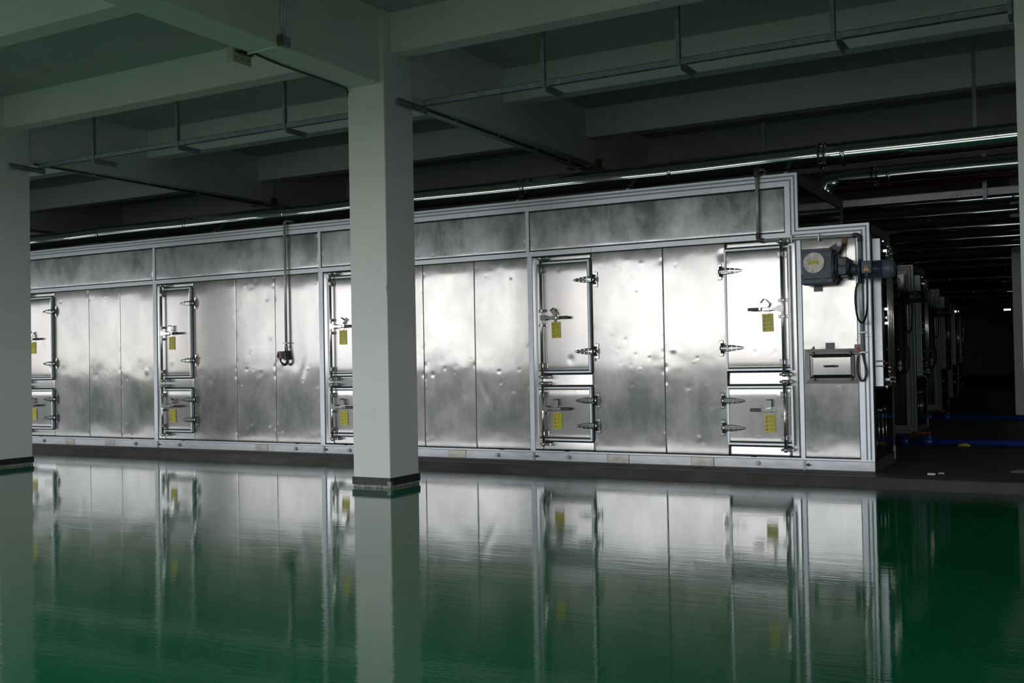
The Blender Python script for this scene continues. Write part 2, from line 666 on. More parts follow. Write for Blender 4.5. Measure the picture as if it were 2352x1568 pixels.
# ------------------------------------------------------------------ sheet panels
def skin(name, x0, x1, z0, z1, y, parent, mat='sheet_steel', seed=0, bulge=.004, edge=.06, res=.014, dents=10, wave=1.0,
         thick=.0, tilt=0.0, big=0):
    """pillowed, dented sheet in the xz plane facing -y"""
    rng = np.random.RandomState(seed * 13 + 5)
    nx = max(2, int((x1 - x0) / res) + 1)
    nz = max(2, int((z1 - z0) / res) + 1)
    gx, gz = np.meshgrid(np.linspace(x0, x1, nx), np.linspace(z0, z1, nz))
    W, H = x1 - x0, z1 - z0

    def pill(d, e):
        return 1 - np.exp(-np.maximum(d, 0) / e)

    h = bulge * pill(z1 - gz, edge) * pill(gz - z0, edge * .35) * (.97 + .03 * pill(gx - x0, edge * .4) * pill(x1 - gx, edge * .4))
    for _ in range(7):
        lx = rng.uniform(.5, 2.2)
        lz = rng.uniform(.25, 1.2)
        a = rng.uniform(.1, .5) * .0008 * wave * min(lx, lz)
        h += a * np.sin(gx * 2 * np.pi / lx * rng.choice([-1, 1]) + gz * 2 * np.pi / lz + rng.uniform(0, 6.28))
    for _ in range(int(90 * W * H * wave) if wave > .7 else 0):      # shallow oil-canning
        px, pz = rng.uniform(x0, x1), rng.uniform(z0, z1)
        r_ = rng.uniform(.02, .075)
        h += rng.uniform(-1, 1) * .0042 * r_ * np.exp(-(((gx - px) / r_) ** 2 + ((gz - pz) / (r_ * rng.uniform(.6, 1.3))) ** 2))
    for _ in range(dents):
        px, pz = rng.uniform(x0, x1), rng.uniform(z0, z1)
        r_ = rng.choice([.010, .014, .02, .035, .05], p=[.52, .30, .14, .03, .01])
        dep = r_ * rng.uniform(.012, .05)
        if rng.rand() < .25:
            dep = -dep
        h -= dep * np.exp(-(((gx - px) / r_) ** 2 + ((gz - pz) / (r_ * rng.uniform(.7, 1.6))) ** 2))
    for _ in range(big):
        px, pz = rng.uniform(x0 + .1, x1 - .1), rng.uniform(z0 + .5, z1 - .4)
        an = rng.uniform(-.5, .5)
        u = (gx - px) * math.cos(an) + (gz - pz) * math.sin(an)
        v = -(gx - px) * math.sin(an) + (gz - pz) * math.cos(an)
        h -= rng.uniform(.0012, .0026) * np.exp(-((u / .05) ** 2 + (v / .17) ** 2))
    # bent edges where sheets meet
    for xe in (x0, x1):
        for _ in range(max(0, dents // 4)):
            pz = rng.uniform(z0, z1)
            h -= rng.uniform(.0002, .0012) * np.exp(-(((gx - xe) / .03) ** 2 + ((gz - pz) / .03) ** 2))
    yy = y - h + tilt * (gz - z0)
    vs = np.stack([gx, yy, gz], -1).reshape(-1, 3)
    idx = np.arange(nx * nz).reshape(nz, nx)
    q = np.stack([idx[:-1, :-1], idx[:-1, 1:], idx[1:, 1:], idx[1:, :-1]], -1).reshape(-1, 4)
    # folded back returns so the sheet has depth
    nv = len(vs)
    ring = np.concatenate([idx[0, :], idx[1:, -1], idx[-1, -2::-1], idx[-2:0:-1, 0]])
    back = vs[ring].copy()
    back[:, 1] = y + .012 + tilt * H
    vs = np.concatenate([vs, back])
    m_ = len(ring)
    i0 = np.arange(m_)
    i1 = (i0 + 1) % m_
    q2 = np.stack([ring[i1], ring[i0], nv + i0, nv + i1], -1)
    me = bpy.data.meshes.new(name)
    fs = np.concatenate([q, q2])
    me.vertices.add(len(vs))
    me.vertices.foreach_set('co', vs.astype(np.float32).ravel())
    me.loops.add(len(fs) * 4)
    me.loops.foreach_set('vertex_index', fs.astype(np.int32).ravel())
    me.polygons.add(len(fs))
    me.polygons.foreach_set('loop_start', np.arange(len(fs), dtype=np.int32) * 4)
    me.update(calc_edges=True)
    sm = np.ones(len(fs), dtype=bool)
    sm[len(q):] = False
    me.polygons.foreach_set('use_smooth', sm)
    me.materials.append(MATS[mat])
    me.validate()
    o = bpy.data.objects.new(name, me)
    COL.objects.link(o)
    o.parent = parent
    return o


# ------------------------------------------------------------------ the oven
oven = thing('drying_oven', 'long dented stainless steel industrial oven with access doors, nearest the camera', 'industrial oven', (0, 0, 0))
XL = -20.0
ZT, ZL = 3.0165, 2.45
XT = -.692
# core so that nothing is see-through
mb('dark_aluminium').box(XL, XT - .05, .03, 2.27, .02, 2.99).box(XT - .06, -.03, .03, 1.30, .02, 2.43).build('oven_body', parent=oven)

# base rail
rp = [(-21, 'rail_aluminium'), (-11.898, 'rail_patch'), (-11.689, 'rail_aluminium'), (-11.012, 'rail_patch'), (-10.796, 'rail_aluminium'),
      (-9.90, 'rail_aluminium'), (-8.047, 'rail_patch'), (-7.814, 'rail_aluminium'), (-6.86, 'rail_aluminium'), (-4.94, 'rail_patch'), (-4.70, 'rail_aluminium'),
      (-3.78, 'rail_aluminium'), (-2.858, 'rail_patch'), (-2.597, 'rail_aluminium'), (-1.882, 'rail_patch'), (-1.633, 'rail_aluminium'),
      (-.685, 'rail_aluminium'), (0.0, None)]
for (a, mt), (b_, _) in zip(rp, rp[1:]):
    q = mb(mt).box(a + .0015, b_ - .0015, -.004 if mt == 'rail_patch' else 0.0, .04, .002, .095)
    q.build('base_rail', parent=oven, bevel=.002)
mb('dark_concrete').box(XL, 0, .01, 1.25, -.012, .004).build('foot_strip', parent=oven)
# thin lip above the rail
mb('anodised_aluminium').box(XL, 0, -.012, .03, .098, .118).build('sill_strip', parent=oven, bevel=.002)
for xj in (-9.90, -6.86, -3.78, -.685):
    j = mb('galvanised').box(xj - .012, xj + .012, -.010, .02, -.006, .11)
    j.use('dark_aluminium').tube([(xj + .02, -.012, .05), (xj + .06, -.012, .05)], .008, 8).tube([(xj + .035, -.012, .035), (xj + .035, -.012, .065)], .006, 8)
    j.build('joint_clamp', parent=oven)
for xp in (-12.385, -10.354, -9.462, -7.331, -6.446, -4.259, -3.331, -1.163):
    q = mb('bracket_grey').tube([(xp, .0, .05), (xp, -.022, .05)], .024, 16).tube([(xp, -.022, .05), (xp, -.03, .05)], .012, 12)
    q.build('drain_plug', parent=oven)

# vertical cover strips between the sections
TR = [(-12.99, -12.92), (-9.955, -9.885), (-6.905, -6.835), (-3.815, -3.756)]
for (a, b_) in TR:
    q = mb('anodised_aluminium').box(a, b_, -.010, .02, .118, 2.356)
    q.use('dark_aluminium')
    for zz in (.16, .72, 1.35, 1.9, 2.3):
        q.tube([(a + .012, -.012, zz), (a + .012, -.009, zz)], .004, 6)
    q.build('cover_strip', parent=oven, bevel=.0015)
q = mb('anodised_aluminium').box(-.716, -.672, -.010, .02, .118, 2.33)
q.build('cover_strip', parent=oven, bevel=.0015)
for xv in (-9.93, -6.885, -3.81):
    mb('anodised_aluminium').box(xv - .022, xv + .022, -.008, .02, 2.412, 2.885).build('cover_strip', parent=oven, bevel=.0015)
# horizontal cover strip
cuts = [XL, -12.1, -9.9, -6.9, -6.25, -3.0, -.82]
for a, b_ in zip(cuts, cuts[1:]):
    mb('anodised_aluminium').box(a + .001, b_ - .001, -.009, .02, 2.356, 2.412).build('cover_strip', parent=oven, bevel=.0015)


# grooved edge profiles
def profile_h(x0, x1, z0, z1, m0=False, m1=False, name='edge_profile', y=0.0, parent=None):
    """horizontal grooved aluminium extrusion, m0/m1: mitred end"""
    H = z1 - z0
    b = mb('anodised_aluminium')
    segs = [(0, .40, 0), (.40, .52, .006), (.52, .70, 0), (.70, .82, .006), (.82, 1.0, 0)]
    for (s0, s1, dp) in segs:
        b.use('groove_grey' if dp else 'anodised_aluminium')
        za, zb = z0 + s0 * H, z0 + s1 * H
        xa = [x0 + (H * s0 if m0 == 'up' else H * (1 - s0) if m0 == 'in' else 0), x0 + (H * s1 if m0 == 'up' else H * (1 - s1) if m0 == 'in' else 0)]
        xb = [x1 - (H * (1 - s0) if m1 else 0), x1 - (H * (1 - s1) if m1 else 0)]
        b.prism([(xa[0], za), (xb[0], za), (xb[1], zb), (xa[1], zb)], y - .014 + dp, y + .03, 'y')
    return b.build(name, parent=parent or oven)


def profile_v(x0, x1, z0, z1, top=True, bot=False, name='edge_profile', y=0.0, parent=None):
    """vertical extrusion, outer edge at x1"""
    Wd = x1 - x0
    b = mb('anodised_aluminium')
    for (s0, s1, dp) in [(0, .40, 0), (.40, .52, .006), (.52, .70, 0), (.70, .82, .006), (.82, 1.0, 0)]:
        b.use('groove_grey' if dp else 'anodised_aluminium')
        xa, xb = x0 + s0 * Wd, x0 + s1 * Wd
        ta, tb = (z1 - Wd * (1 - s0), z1 - Wd * (1 - s1)) if top else (z1, z1)
        ba, bb = (z0 + Wd * s0, z0 + Wd * s1) if bot else (z0, z0)
        b.prism([(xa, ba), (xb, bb), (xb, tb), (xa, ta)], y - .014 + dp, y + .03, 'y')
    return b.build(name, parent=parent or oven)


tj = [XL, -11.93, -9.187, -6.3, -3.487, -1.602]
for a, b_ in zip(tj, tj[1:]):
    profile_h(a + .001, b_ - .001, 2.885, ZT)
profile_h(-1.601, XT, 2.885, ZT, m1=True)
profile_v(-.823, XT, 2.32, ZT, True, True)
profile_h(-.823, 0, 2.32, ZL, m0='up', m1=True)
profile_v(-.130, 0, 1.325, ZL, True, False)
profile_v(-.130, 0, .098, 1.322, False, False)
# screws along the profile
for xx, zz in tuple((-.9 - i * .37, 2.90) for i in range(34)) + ((-.76, 2.84), (-.76, 2.42), (-.66, 2.34), (-.15, 2.34), (-.14, 1.30), (-.115, 1.36), (-.115, .15), (-.12, .55)):
    mb('dark_aluminium').tube([(xx, -.016, zz), (xx, -.010, zz)], .0045, 6).build('screw', parent=oven)

# end framework of the tall part: roof edge running back plus the dark end sheet
b = mb('dark_aluminium').box(XT - .02, XT, .02, 2.29, 2.90, ZT).box(XT - .02, XT, 2.2, 2.29, ZL, 2.9)
b.build('end_frame', parent=oven)
skinmat = 'mirror_steel'
mb(skinmat).box(XT - .03, XT - .012, .03, 2.25, 2.44, 2.91).build('end_panel', parent=oven)

# upper band panels
bx = [-13.0 - 3.06, -12.96, -9.952, -6.907, -3.832, -.823]
for i, (a, b_) in enumerate(zip(bx, bx[1:])):
    skin('band_panel', a + .046, b_, 2.412, 2.885, -.001, oven, 'band_steel', 40 + i, .0006, .03, .02, 14, .8)

# lower wall panels
walls = [(-12.15, -11.334), (-11.3325, -10.651), (-10.6495, -9.955), (-9.17, -8.361), (-8.3595, -7.659), (-7.6575, -6.905),
         (-6.06, -5.278), (-5.2765, -4.543), (-4.5415, -3.815), (-3.005, -2.159), (-2.1575, -1.462)]
for i, (a, b_) in enumerate(walls):
    skin('wall_panel', a - .0006, b_ + .0006, .118, 2.356, -.001, oven, 'sheet_steel', i + 1, .0035, .055, .0125, 26 if i not in (3, 4, 5, 9) else 40, 1.0,
         big=1 if i in (0, 5, 8) else 0)
skin('wall_panel', -.672, -.130, .118, 2.33, -.001, oven, 'sheet_steel', 31, .003, .05, .0125, 10, .9)


# ------------------------------------------------------------------ doors
def hinge(x_edge, z, s, door, cut=.205):
    """strap hinge: pointed ribbed strap lying on the door, knuckle and leaf on the wall; s=+1 strap points to -x"""
    b = mb('chrome')
    y = -.058
    X = lambda d: x_edge - s * d
    # strap body: tapering hump built from cross sections
    secs = [(-.03, .030, .022), (.0, .034, .026), (.05, .034, .024), (.11, .027, .020), (.16, .018, .014), (.195, .008, .006)]
    vs, fs = [], []
    prof = [(-1, 0), (-.75, .35), (-.35, .45), (-.2, 1.0), (.2, 1.0), (.35, .45), (.75, .35), (1, 0)]
    for (d, hw, hh) in secs:
        for (p, t_) in prof:
            vs.append((X(d), y - t_ * hh, z + p * hw))
    n = len(prof)
    for i in range(len(secs) - 1):
        for j in range(n - 1):
            f = (i * n + j, i * n + j + 1, (i + 1) * n + j + 1, (i + 1) * n + j)
            fs.append(f if s > 0 else tuple(reversed(f)))
    fs.append(tuple(range(n)))
    fs.append(tuple(range((len(secs) - 1) * n, len(secs) * n)))
    b.add(vs, fs, False)
    for d in (.02, .07, .12):
        for sg in (-1, 1):
            b.tube([(X(d), y - .004, z + sg * .021 * (1 - d * 1.5)), (X(d), y - .013, z + sg * .021 * (1 - d * 1.5))], .005, 8)
    # knuckle
    b.tube([(X(-.045), -.045, z - .055), (X(-.045), -.045, z + .055)], .013, 12)
    # leaf on wall with lobes, standing off on a block
    xa, xb = sorted((X(-.035), X(-.085)))
    b.cbox(xa, xb, -.034, -.001, z - .030, z + .030, .004)
    b.cbox(xa, xb + 0, -.016, -.001, z - .085, z - .045, .006)
    b.cbox(xa, xb, -.016, -.001, z + .045, z + .085, .006)
    b.box(xa + .008, xb - .008, -.020, -.001, z - .05, z + .05)
    for sg in (-1, 1):
        b.tube([((xa + xb) / 2, -.014, z + sg * .066), ((xa + xb) / 2, -.024, z + sg * .066)], .009, 8)
    b.use('coupling_dark').box(xa + .012, xb - .004, -.0355, -.034, z - .022, z + .022)
    return b.build('hinge', parent=door)


def rod_guide(b, x, z, wide=.05, h=.03, y=-.058):
    b.cbox(x - wide, x + wide, y - .008, y, z - h, z + h, .004)
    b.cbox(x - .018, x + .018, y - .055, y, z - h * .8, z + h * .8, .005)
    for sx in (-1, 1):
        for sz in ((-1, 1) if h > .02 else (0,)):
            b.tube([(x + sx * (wide - .012), y - .006, z + sz * h * .6), (x + sx * (wide - .012), y - .014, z + sz * h * .6)], .006, 8)


def warning_label(x, z, y, parent, tilt=0.0):
    w_, h_ = .113, .184
    b = mb('sign_yellow').box(0, w_, -.0012, 0, -h_, 0)
    yy = -.0018
    rows = [-.030, -.070, -.110, -.150]
    txt = [('机器运行', '禁止开门'), ('内部有人', '禁止关门'), ('当心烫伤',), ('当心夹手',)]
    for zc, t_ in zip(rows, txt):
        b.use('sign_ink')
        if len(t_) == 2:
            put_text(b, t_[0], .047, yy, zc + .003, .058, .0125)
            put_text(b, t_[1], .047, yy, zc - .016, .058, .0125)
            # prohibition ring with slash and a small figure
            b.use('sign_red')
            n = 20
            c_ = (.023, zc - .003)
            for i in range(n):
                a0, a1 = 2 * math.pi * i / n, 2 * math.pi * (i + 1) / n
                b.add([(c_[0] + r * math.cos(a), yy, c_[1] + r * math.sin(a)) for a, r in ((a0, .0155), (a1, .0155), (a1, .0125), (a0, .0125))], [(0, 1, 2, 3)])
            b.use('sign_ink')
            if t_[0][0] == '机':
                b.add([(c_[0] + .002, yy, c_[1] - .009), (c_[0] + .009, yy, c_[1] - .007), (c_[0] + .009, yy, c_[1] + .008), (c_[0] + .002, yy, c_[1] + .010)], [(0, 1, 2, 3)])
            else:
                b.add([(c_[0] - .004, yy, c_[1] - .010), (c_[0] + .004, yy, c_[1] - .010), (c_[0] + .003, yy, c_[1] + .004), (c_[0] - .003, yy, c_[1] + .004)], [(0, 1, 2, 3)])
                b.add([(c_[0] + .004 * math.cos(a), yy, c_[1] + .008 + .004 * math.sin(a)) for a in [i * math.pi / 4 for i in range(8)]], [tuple(range(8))])
        else:
            put_text(b, t_[0], .047, yy, zc - .004, .058, .0125)
            b.add([(.049, yy, zc - .011), (.080, yy, zc - .011), (.080, yy, zc - .0095), (.049, yy, zc - .0095)], [(0, 1, 2, 3)])
            b.add([(.085, yy, zc - .011), (.103, yy, zc - .011), (.103, yy, zc - .0095), (.085, yy, zc - .0095)], [(0, 1, 2, 3)])
            tri(b, .023, zc - .016, .034, .028, yy)
            b.add([(.019, yy, zc - .010), (.028, yy, zc - .011), (.024, yy, zc + .002)], [(0, 1, 2)])
    o = b.build('warning_label', parent=parent)
    o.location = (x, y, z)
    o.rotation_euler = (0, tilt, 0)
    return o


def tri(b, cx, zb, w_, h_, y, t=.22):
    P = [(cx - w_ / 2, zb), (cx + w_ / 2, zb), (cx, zb + h_)]
    c = (cx, zb + h_ / 3)
    Q = [(c[0] + (p[0] - c[0]) * (1 - t * 1.5), c[1] + (p[1] - c[1]) * (1 - t * 1.5)) for p in P]
    for i in range(3):
        j = (i + 1) % 3
        b.add([(P[i][0], y, P[i][1]), (P[j][0], y, P[j][1]), (Q[j][0], y, Q[j][1]), (Q[i][0], y, Q[i][1])], [(0, 1, 2, 3)])


def door(x0, x1, z0, z1, side, hz, zh, seed, catch=0, hs=(.2, .8), lab=None):
    """side: +1 latch on the right, -1 latch on the left; zh handle height; catch: rotation of the catch flap"""
    T = .055
    name = 'access_door'
    d = mb('dark_aluminium').box(x0 + .004, x1 - .004, -T + .010, 0.002, z0 + .004, z1 - .004).build(name, parent=oven)
    skin('door_sheet', x0 + .022, x1 - .022, z0 + .022, z1 - .022, -T + .005, d, 'door_steel', seed, .006, .035, .0125, 5, .35)
    f = mb('anodised_aluminium')
    e = .024
    for (a, b_, c_, d_) in ((x0, x1, z0, z0 + e), (x0, x1, z1 - e, z1), (x0, x0 + e, z0 + e, z1 - e), (x1 - e, x1, z0 + e, z1 - e)):
        f.box(a, b_, -T, -.012, c_, d_)
    f.build('door_frame', parent=d, bevel=.003)
    s_ = side
    xr = x1 - .075 if s_ > 0 else x0 + .095
    yr = -.100
    # latch rod
    r = mb('rod_steel').tube([(xr, yr, z0 - .050), (xr, yr, z1 + .050)], .0150, 18)
    for ze in (z0 - .04, z1 + .04):
        r.tube([(xr, yr, ze - .022), (xr, yr, ze + .022)], .018, 12)
    r.build('latch_rod', parent=d)
    # end keepers
    for ze in (z0 - .040, z1 + .040):
        kb = mb('chrome')
        kb.cbox(xr - .045, xr + .075, -.016, -.001, ze - .020, ze + .020, .006)
        kb.tube([(xr - .050, -.085, ze + .004), (xr - .012, -.085, ze + .004)], .010, 10)
        kb.tube([(xr + .012, -.088, ze), (xr + .060, -.075, ze)], .009, 10)
        kb.cbox(xr + .052, xr + .078, -.085, -.001, ze - .016, ze + .016, .006)
        kb.cbox(xr - .050, xr - .030, -.085, -.001, ze - .014, ze + .014, .005)
        kb.build('rod_keeper', parent=d)
    H = z1 - z0
    for (zg_, hg_) in [(z1 - .09, .030), (z0 + .085, .030)] + ([(zh + .085, .016), (zh - .080, .016)] if H > 1 else [(zh - .058, .016)]):
        g = mb('chrome')
        rod_guide(g, xr, zg_, .052, hg_)
        g.build('rod_guide', parent=d)
    # handle lever: plate at rod, flat bar, black grip
    q = -s_
    X = lambda t_: xr + q * t_
    h = mb('chrome')
    h.prism([(X(0), zh - .025), (X(.055), zh - .025), (X(.075), zh - .012), (X(.105), zh - .012), (X(.105), zh + .012), (X(.070), zh + .014), (X(.035), zh + .035), (X(0), zh + .035)],
            -.125, -.115, 'y')
    h.box(min(X(.075), X(.255)), max(X(.075), X(.255)), -.130, -.119, zh - .012, zh + .012)
    h.tube([(X(.04), -.13, zh), (X(.04), -.112, zh)], .007, 8)
    h.build('handle_lever', parent=d)
    grip = mb('grip_black').cbox(min(X(.235), X(.35)), max(X(.235), X(.35)), -.135, -.114, zh - .016, zh + .016, .005)
    if s_ > 0 and H > 1:
        grip.box(X(.215), X(.185), -.1345, -.118, zh - .0155, zh + .0155)
    grip.build('handle_grip', parent=d)
    # catch: base plate on the door, bracket around the lever, flap swung to an angle
    xc = X(.165)
    c_ = mb('chrome')
    c_.cbox(xc - .026, xc + .026, -.060, -.052, zh - .060, zh + .050, .002)
    c_.cbox(xc - .035, xc + .035, -.116, -.058, zh - .020, zh - .012, .002)
    c_.cbox(xc - .035, xc + .035, -.138, -.131, zh - .018, zh + .010, .002)
    c_.cbox(xc - .035, xc + .035, -.138, -.058, zh + .012, zh + .017, .002)
    c_.tube([(xc, -.062, zh - .043), (xc, -.070, zh - .043)], .008, 10)
    c_.build('handle_catch', parent=d)
    ca, sa = math.cos(catch), math.sin(catch)
    px, pz = xc + .004, zh + .048
    poly = []
    for (u, v) in [(-.026, -.006), (-.022, -.020), (0, -.028), (.022, -.020), (.026, -.006), (.026, .052), (-.026, .052)]:
        poly.append((px + u * ca - v * sa, pz + u * sa + v * ca))
    fl = mb('chrome').prism(poly, -.105, -.098, 'y')
    e0 = [(px + u * ca - v * sa, pz + u * sa + v * ca) for (u, v) in [(-.026, .050), (.026, .050), (.026, .062), (-.026, .062)]]
    fl.use('grip_black').prism(e0, -.112, -.085, 'y')
    fl.use('chrome').tube([(px, -.058, pz - .008), (px, -.110, pz - .008)], .006, 8)
    fl.build('catch_flap', parent=d)
    for z_ in hz:
        hinge(x1 if s_ < 0 else x0, z_, 1 if s_ < 0 else -1, d)
    lx = xc - .0565 if lab is None else lab
    warning_label(lx, zh - .047, -T - .003 - .004, d, random.uniform(-.02, .02))
    return d


U0, U1, W0, W1 = 1.005, 2.278, .238, .850
HU, HL = (2.050, 1.245), (.695, .412)
DOORS = [(-12.80, -12.118, -1), (-9.785, -9.165, -1), (-6.735, -6.055, -1), (-3.695, -3.012, -1), (-1.462, -.772, 1)]
flaps = [(.5, .3), (.05, -.45), (-.55, .35), (.55, .05), (.85, 0.0)]
for i, (a, b_, s_) in enumerate(DOORS):
    door(a, b_, U0, U1, s_, HU, 1.635, 60 + i, flaps[i][0])
    door(a, b_, W0, W1, s_, HL, .605, 80 + i, flaps[i][1])
    ba, bb = (a + .045, b_ + .0) if s_ < 0 else (a + .012, b_ - .045)
    tl = [.0, .0, -.02, .065, .075][i]
    # sheets showing above, between and below the doors
    skin('backing_sheet', ba, bb, .852, 1.004, -.001 - .004, oven, 'backing_steel', 100 + i, .0004, .02, .02, 0, .3, tilt=tl)
    skin('backing_sheet', ba, bb, .119, .236, -.001 - .004, oven, 'backing_steel', 110 + i, .0004, .02, .02, 0, .3, tilt=tl * 1.15)
    skin('backing_sheet', ba, bb, 2.280, 2.355, -.001 - .002, oven, 'backing_steel', 120 + i, .0004, .02, .02, 0, .3, tilt=.0)
    # side sheets beside the latch
    if s_ < 0:
        skin('side_sheet', a - .10, ba - .002, .119, 2.355, -.001, oven, 'backing_steel', 130 + i, .001, .03, .02, 0, .5)
        skin('side_sheet', bb + .001, b_ + .008, .119, 2.355, -.001, oven, 'sheet_steel', 140 + i, .0005, .03, .02, 0, .5)
    else:
        skin('side_sheet', bb + .002, -.717, .119, 2.355, -.001, oven, 'backing_steel', 130 + i, .001, .03, .02, 0, .5)
mb('plate_blue').box(-2.985, -2.965, -.006, 0, 1.135, 1.17).build('blue_tab', parent=oven)

# slots in the sill strip
for xx in (-12.45, -10.42, -9.38, -7.3, -6.5, -4.2, -3.35, -1.2):
    mb('seam_dark').box(xx - .03, xx + .03, -.013, -.010, .112, .119).build('vent_slot', parent=oven)

# ------------------------------------------------------------------ narrow drive section: hatch, plates
h = mb('hatch_metal')
x0, x1, z0, z1 = -.606, -.155, .917, 1.170
# flared outer flange
fx, fz = .055, .050
outer = [(x0 - fx, z0 - fz), (x1 + fx, z0 - fz), (x1 + fx, z1 + fz * .9), (x0 - fx, z1 + fz * .9)]
inner = [(x0, z0), (x1, z0), (x1, z1), (x0, z1)]
vs = [(p[0], -.004, p[1]) for p in outer] + [(p[0], -.045, p[1]) for p in inner]
h.add(vs, [(0, 1, 5, 4), (1, 2, 6, 5), (2, 3, 7, 6), (3, 0, 4, 7), (4, 5, 6, 7)])
hatch = h.build('filter_hatch', parent=oven)
l = mb('seam_dark').box(x0 + .002, x1 - .002, -.047, -.045, z0 + .002, z1 - .002)
l.use('sheet_steel')
ii = .012
vs = [(x0 + ii, -.048, z0 + ii), (x1 - ii, -.048, z0 + ii), (x1 - ii, -.048, z1 - ii), (x0 + ii, -.048, z1 - ii)]
jj = .045
vs += [(x0 + jj, -.062, z0 + jj * .9), (x1 - jj, -.062, z0 + jj * .9), (x1 - jj, -.062, z1 - jj * .9), (x0 + jj, -.062, z1 - jj * .9)]
l.add(vs, [(0, 1, 5, 4), (1, 2, 6, 5), (2, 3, 7, 6), (3, 0, 4, 7), (4, 5, 6, 7)])
l.build('hatch_lid', parent=hatch)
q = mb('grip_black').tube([(-.450, -.062, 1.043), (-.450, -.085, 1.043), (-.440, -.092, 1.043), (-.338, -.092, 1.043), (-.328, -.085, 1.043), (-.328, -.062, 1.043)], .010, 8)
q.use('bracket_grey').tube([(-.446, -.10, 1.043), (-.446, -.104, 1.043)], .005, 8).tube([(-.332, -.10, 1.043), (-.332, -.104, 1.043)], .005, 8)
q.build('hatch_handle', parent=hatch)
for (cx_, cz_) in ((-.56, z1), (-.20, z1), (-.556, z0), (-.196, z0)):
    c2 = mb('grip_black').cbox(cx_ - .009, cx_ + .009, -.075, -.044, cz_ - .02, cz_ + .02, .004)
    c2.use('bracket_grey').tube([(cx_, -.075, cz_ - .008), (cx_, -.079, cz_ - .008)], .004, 8)
    c2.build('hatch_clip', parent=hatch)
q = mb('plate_blue').box(-.449, -.358, -.0065, -.004, 1.178, 1.277)
q.use('plate_orange').box(-.436, -.418, -.0072, -.0065, 1.258, 1.264)
q.use('plate_grey').box(-.434, -.385, -.0070, -.0065, 1.243, 1.2455).box(-.434, -.382, -.0070, -.0065, 1.223, 1.2255)
q.build('name_plate', parent=oven)
mb('rust_stain').add([(-.600, -.0052, 1.205), (-.580, -.0052, 1.200), (-.565, -.0052, 1.210), (-.556, -.0052, 1.205), (-.553, -.0052, 1.225), (-.560, -.0052, 1.245), (-.575, -.0052, 1.240), (-.582, -.0052, 1.222), (-.598, -.0052, 1.215)],
                     [tuple(range(9))]).build('stain_patch', parent=oven)
mb('plate_blue').box(-.548, -.464, -.02, -.004, 1.795, 1.86).build('drive_plate', parent=oven)
mb('brass_brown').box(-.262, -.215, -.03, -.003, 2.24, 2.315).build('arm_bracket', parent=oven)
mb('seam_dark').box(-.2300, -.2240, -.0065, -.004, 2.03, 2.24).build('panel_seam', parent=oven)


# ------------------------------------------------------------------ right end of the ovens (shared by the rows behind)
def oven_end(root, D=1.25):
    mb('dark_aluminium').box(-.03, 0.0, .03, .09, .1, ZL).box(-.03, 0, .03, D, 2.36, ZL).box(-.03, 0, D - .05, D, .1, ZL).build('end_frame', parent=root)
    mb('dark_aluminium').box(-.03, -.002, .045, D, .004, .095).build('base_rail', parent=root)
    mb('mirror_steel').box(-.03, -.006, .09, D - .05, .1, .80).build('end_panel', parent=root)
    mb('anodised_aluminium').box(-.004, .004, D - .055, D + .004, .02, .16).build('corner_bracket', parent=root)
    e = mb('anodised_aluminium').box(.004, .082, .095, .125, .835, 2.30)
    dd = e.build('end_door', parent=root, bevel=.003)
    mb('mirror_steel').box(.004, .078, .126, 1.16, .84, 2.295).build('door_sheet', parent=dd)
    for (yy, z0_, z1_) in ((.20, .93, 2.20), (.28, .83, 2.30), (.37, .83, 2.28), (.47, .82, 2.24)):
        r_ = mb('rod_steel').tube([(.125, yy, z0_), (.125, yy, z1_)], .013, 14)
        for zz in (z0_ + .05, z0_ + .09, z1_ - .07, z1_ - .12):
            r_.tube([(.125, yy, zz - .012), (.125, yy, zz + .012)], .020, 12)
        r_.build('latch_rod', parent=dd)
    g = mb('chrome')
    for zz in (1.60, 1.46, .90, 2.18):
        g.cbox(.078, .132, .185, .40, zz - .016, zz + .016, .004)
    g.cbox(.078, .125, .22, .36, 1.50, 1.53, .004)
    g.prism([(.20, 1.56), (.34, 1.56), (.31, 1.52), (.23, 1.52)], .11, .118, 'x')
    g.tube([(.105, .12, .835), (.105, .62, .835)], .009, 10)
    g.tube([(.105, .58, .80), (.105, .58, .87)], .020, 10).tube([(.105, .15, .80), (.105, .15, .85)], .012, 10)
    g.tube([(.105, .12, 2.27), (.105, .40, 2.27)], .008, 10)
    g.build('rod_guide', parent=dd)
    u = mb('chrome')
    for zz in (1.085, 1.035):
        u.tube([(-.004, .06, zz), (-.004, .075, zz), (.06, .075, zz), (.09, .085, zz)], .006, 8)
        u.tube([(.086, .085, zz), (.098, .085, zz)], .010, 8)
    u.box(-.006, -.001, .055, .062, .98, 1.13)
    u.build('door_clamp', parent=root)
    mb('red_plastic').cbox(.10, .115, .11, .30, 1.055, 1.073, .003).build('red_tag', parent=dd)
    l_ = mb('chrome').tube([(.012, .42, .18), (.012, .42, .56)], .007, 8).tube([(.012, .62, .20), (.012, .62, .55)], .005, 8)
    for yy in (.42, .62):
        l_.cbox(-.008, .018, yy - .05, yy + .05, .575, .60, .003)
    l_.build('lower_latch', parent=root)
    q = mb('chrome')
    for zz, yy in ((1.94, 1.20), (1.05, 1.20), (1.0, 1.20)):
        q.cbox(.0, .09, yy - .03, yy + .05, zz - .035, zz + .035, .006).tube([(.09, yy, zz), (.10, yy, zz)], .014, 10)
    q.build('rear_hinge', parent=root)
    mb('green_led').tube([(.079, .36, 1.2), (.081, .36, 1.2)], .003, 6).tube([(.079, 1.1, 1.2), (.081, 1.1, 1.2)], .003, 6).build('indicator_light', parent=dd)


oven_end(oven)


